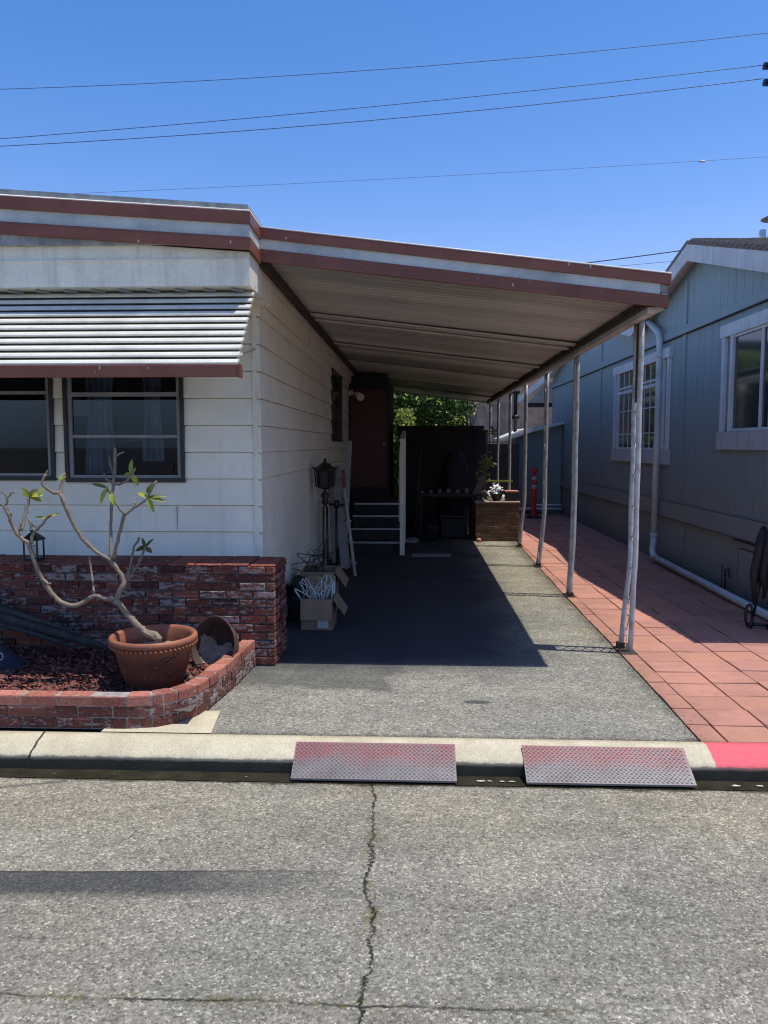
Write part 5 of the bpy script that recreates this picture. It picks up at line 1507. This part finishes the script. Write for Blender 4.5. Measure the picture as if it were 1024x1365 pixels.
# far wall and vines
b = MB(); b.box(-6, 9, 23.4, 23.6, 0, 4.6); fw = tag(b.build('block_wall', 'far_wall', origin=(1.5, 23.4, 0)), 'tall brown block wall far behind the carport', 'wall')
b = MB()
for _ in range(26):
    x = rnd.uniform(1.2, 3.6); z = rnd.uniform(2.6, 4.2); a = rnd.uniform(-.8, .8) + 2.4; pts = [(x, 23.36, z)]
    for k in range(5): a += rnd.uniform(-.4, .4); pts.append((pts[-1][0] + .12 * math.cos(a), 23.36, pts[-1][2] + .12 * math.sin(a)))
    b.tube(pts, .008, 4)
tag(b.build('dry_vine', 'dry_soil', origin=(2.4, 23.36, 3)), 'dry bare vine tendrils creeping over the tall brown wall', 'vine')
# blue outbuilding
BY = 17.9
ob = thing('blue_outbuilding', 'small blue outbuilding with a white edged roof at the end of the paved path', 'outbuilding', (2.9, BY, G))
b = MB(); qx = lambda px: (px - 555) * BY / 1025; qz = lambda py: CAMH + (593 - py) * BY / 1025
b.prism([(qx(686), BY, G), (3.34, BY, G), (3.34, BY, qz(566)), (qx(700), BY, qz(572)), (qx(686), BY, qz(585))], (0, 1.5, 0)); b.build('wall', 'blue_paint', ob)
b = MB(); b.box(qx(686), qx(704), BY - .02, BY - .001, G, qz(592)); b.box(qx(705.5), qx(709), BY - .03, BY - .001, G, qz(592)); b.box(qx(686), 3.34, BY - .03, BY - .001, qz(593), qz(591)); b.build('panel', 'blue_paint', ob)
b = MB(); b.prism([(qx(665), BY - .27, qz(587)), (qx(699), BY - .27, qz(574)), (qx(699), BY - .27, qz(578)), (qx(684), BY - .27, qz(583.5)), (qx(667), BY - .27, qz(589))], (0, .012, 0))
b.prism([(qx(664), BY - .25, qz(587)), (qx(700), BY - .25, qz(573.5)), (3.34, BY - .25, qz(566)), (3.34, BY + 1.5, qz(567)), (qx(697), BY + 1.5, qz(574)), (qx(664), BY + 1.2, qz(587))], (0, 0, .045)); b.build('roof', 'white_fascia', ob)
b = MB(); b.tube([(qx(688), BY - .1, qz(677)), (3.34, BY - .1, qz(677))], .03, 8); b.tube([(qx(707), BY - .1, qz(672)), (3.34, BY - .1, qz(672))], .025, 8); b.build('base_pipe', 'flower_white', ob)
b = MB(); b.box(qx(705), qx(727), BY - .05, BY - .03, G, qz(682)); b.build('plinth', 'dark_rust_and_shade', ob)
# dark gap between shed and outbuilding
b = MB(); b.box(1.34, 2.28, 17.2, 17.25, G, 1.75); b.box(1.5, 2.1, 17.1, 17.19, 1.78, 1.80)
tag(b.build('dark_gate', 'black_metal', origin=(1.8, 17.2, G)), 'black panel gate closing the gap beside the small outbuilding', 'gate')
# utility conduit mast behind posts
b = MB(); ux = (685 - 555) * 18.5 / 1025
b.tube([(ux, 18.5, 1.9), (ux, 18.5, 3.6)], .045, 8)
for py in (524, 557): z = CAMH + (593 - py) * 18.5 / 1025; b.tube([(ux, 18.45, z - .05), (ux, 18.45, z + .05)], .09, 10)
tag(b.build('service_mast', 'black_metal', origin=(ux, 18.5, 1.9)), 'dark service mast with two clamps above the white roof edge', 'mast')
# corrugated roof behind
nb = thing('neighbour_roof', 'white corrugated patio roof with blue grey fascia beyond the outbuilding', 'patio roof', (3.2, 20, 2.6))
wz = lambda py, y: CAMH + (593 - py) * y / 1025; wx = lambda px, y: (px - 555) * y / 1025
b = MB(); b.prism([(wx(685, 20), 20, wz(541, 20)), (wx(740, 20), 20, wz(497, 20)), (wx(740, 20), 20, wz(489, 20)), (wx(687, 20), 20, wz(532, 20))], (0, .04, 0)); b.build('fascia', 'pale_trim', nb)
b = MB()
for k in range(9):
    x0 = wx(700, 20) + k * .12; b.prism([(x0, 20.1, wz(540, 20)), (x0 + .1, 20.1, wz(540, 20)), (x0 + .62, 20.1, wz(512, 20)), (x0 + .54, 20.1, wz(509, 20))], (0, .02, 0))
b.build('corrugated_sheet', 'board_grey', nb)
b = MB(); b.box(wx(700, 20), 4.2, 20.05, 20.4, wz(543, 20), wz(538, 20)); b.build('beam', 'black_metal', nb)
# delineator
dy_ = 16.9; dx_ = (711 - 555) * dy_ / 1025
de = thing('delineator_post', 'orange red plastic delineator post with two white bands at the path end', 'traffic post', (dx_, dy_, G))
zt = 1.22
b = MB(); b.lathe([(.075, G + .07), (.06, G + .12), (.055, zt - .14), (.03, zt - .12), (.03, zt - .09), (.07, zt - .08), (.07, zt), (.002, zt)], 16, (dx_, dy_, 0)); b.build('tube', 'orange_plastic', de)
for z in (.80, .98):
    b = MB(); b.tube([(dx_, dy_, z - .04 + .02), (dx_, dy_, z + .06)], .0585, 16); b.build('reflective_band', 'reflective_white', de)
b = MB(); b.lathe([(.17, G), (.17, G + .03), (.08, G + .07), (.002, G + .07)], 16, (dx_, dy_, 0)); b.build('base', 'black_metal', de)

# ================================================================= POWER LINES
def cable(pts, y, r, lab, sag=0):
    (xa, ya), (xb, yb) = pts
    A = at(xa, ya, y=y); B_ = at(xb, yb, y=y); d = B_ - A
    A2 = A - d * .6; B2 = B_ + d * .5 if lab[1] else B_
    P = []
    for k in range(41):
        t = k / 40; p = A2.lerp(B2, t); u = (p.x - A.x) / d.x
        p.z += sag * 4 * (u * u - u); P.append(p)
    b = MB(); b.tube(P, r, 5)
    tag(b.build('power_line', 'wire_black', origin=A), lab[0], 'cable', 'overhead cables')
cable([(0, 119), (1024, 44)], 26, .010, ('topmost overhead cable crossing the sky', True), .25)
cable([(0, 185), (1016, 87)], 26, .011, ('upper cable of the close pair, ending at the upper insulator', False), .12)
cable([(0, 195), (1016, 105)], 26, .012, ('lower and thicker cable of the close pair', False), .22)
cable([(0, 262), (1024, 209)], 34, .007, ('faint thin cable lowest across the open sky with a small white splice', True), .1)
cable([(560, 375), (900, 335)], 30, .022, ('thick dark cable dropping behind the carport roof edge', True), .05)
cable([(560, 372), (890, 349)], 36, .010, ('thin cable just under the thick one above the carport corner', True), .05)
b = MB(); p = at(936, 215, y=34); b.tube([p - Vector((.12, 0, .005)), p + Vector((.12, 0, .005))], .05, 8); tag(b.build('cable_splice', 'flower_white', origin=p), 'small white splice on the lowest thin cable', 'splice')
up = at(1046, 60, y=26)
po = thing('utility_pole', 'brown utility pole just outside the right edge with insulators reaching into view', 'pole', (up.x, 26, 0))
b = MB(); b.tube([(up.x, 26, 0), (up.x, 26, 16.2)], [.2, .13], 12); b.build('shaft', 'pole_wood', po)
for (py, w) in ((88, .16), (110, .12)):
    a = at(1021, py, y=26)
    b = MB(); b.tube([(a.x - .08, 26, a.z), (up.x, 26, a.z)], .03, 8)
    for k in range(4): b.tube([(a.x - .06 + k * .05, 26, a.z), (a.x - .035 + k * .05, 26, a.z)], [.12, .06], 10)
    b.build('insulator', 'wire_black', po)

# ================================================================= LIGHT, SKY, CAMERA
sx_, sy_ = -.2925, .0415              # horizontal shadow shift per metre of height
sd = Vector((-sx_, -sy_, 1)).normalized()          # towards the sun
el = math.asin(sd.z); az = math.atan2(sd.x, sd.y)
W = bpy.data.worlds.new('World'); S.world = W; W.use_nodes = True
nt = W.node_tree; bg = nt.nodes['Background']
sky = nt.nodes.new('ShaderNodeTexSky'); sky.sky_type = 'NISHITA'; sky.sun_disc = False
sky.sun_elevation = el; sky.sun_rotation = az; sky.air_density = 1.0; sky.dust_density = .4; sky.ozone_density = 3.0; sky.altitude = 100
hs_ = nt.nodes.new('ShaderNodeHueSaturation'); hs_.inputs['Saturation'].default_value = 1.36; hs_.inputs['Value'].default_value = 1.0
nt.links.new(sky.outputs[0], hs_.inputs['Color']); gn_ = nt.nodes.new('ShaderNodeMix'); gn_.data_type = 'RGBA'; gn_.blend_type = 'MULTIPLY'; gn_.inputs[0].default_value = 1; gn_.inputs[7].default_value = (1.85, 1.12, 1.13, 1)
nt.links.new(hs_.outputs[0], gn_.inputs[6])
sp_ = nt.nodes.new('ShaderNodeSeparateColor'); cb_ = nt.nodes.new('ShaderNodeCombineColor'); nt.links.new(gn_.outputs[2], sp_.inputs[0])
for ch, lim in ((0, .52), (1, .72)):
    ml_ = nt.nodes.new('ShaderNodeMath'); ml_.operation = 'MULTIPLY'; ml_.inputs[1].default_value = lim; nt.links.new(sp_.outputs[2], ml_.inputs[0])
    mn_ = nt.nodes.new('ShaderNodeMath'); mn_.operation = 'MINIMUM'; nt.links.new(sp_.outputs[ch], mn_.inputs[0]); nt.links.new(ml_.outputs[0], mn_.inputs[1]); nt.links.new(mn_.outputs[0], cb_.inputs[ch])
nt.links.new(sp_.outputs[2], cb_.inputs[2]); nt.links.new(cb_.outputs[0], bg.inputs[0]); bg.inputs[1].default_value = .170
sl = bpy.data.lights.new('Sun', 'SUN'); sl.energy = 4.8; sl.angle = math.radians(.5); sl.color = (1, .95, .87)
so = bpy.data.objects.new('Sun', sl); C.objects.link(so); so.rotation_euler = sd.to_track_quat('Z', 'Y').to_euler()
so.location = (5, 0, 12)
cam = bpy.data.cameras.new('Camera'); co = bpy.data.objects.new('Camera', cam); C.objects.link(co)
cam.sensor_fit = 'VERTICAL'; cam.sensor_height = 24; cam.lens = 24 * FPX / 1365; cam.clip_end = 1500; cam.clip_start = .05
co.matrix_world = Matrix((Rv, Uv, -Fv)).transposed().to_4x4(); co.location = (0, 0, CAMH)
S.camera = co
S.view_settings.view_transform = 'Standard'; S.view_settings.look = 'None'; S.view_settings.exposure = 0; S.view_settings.gamma = 1
S.cycles.max_bounces = 8; S.cycles.pixel_filter_type = 'BLACKMAN_HARRIS'; S.cycles.filter_width = 1.15
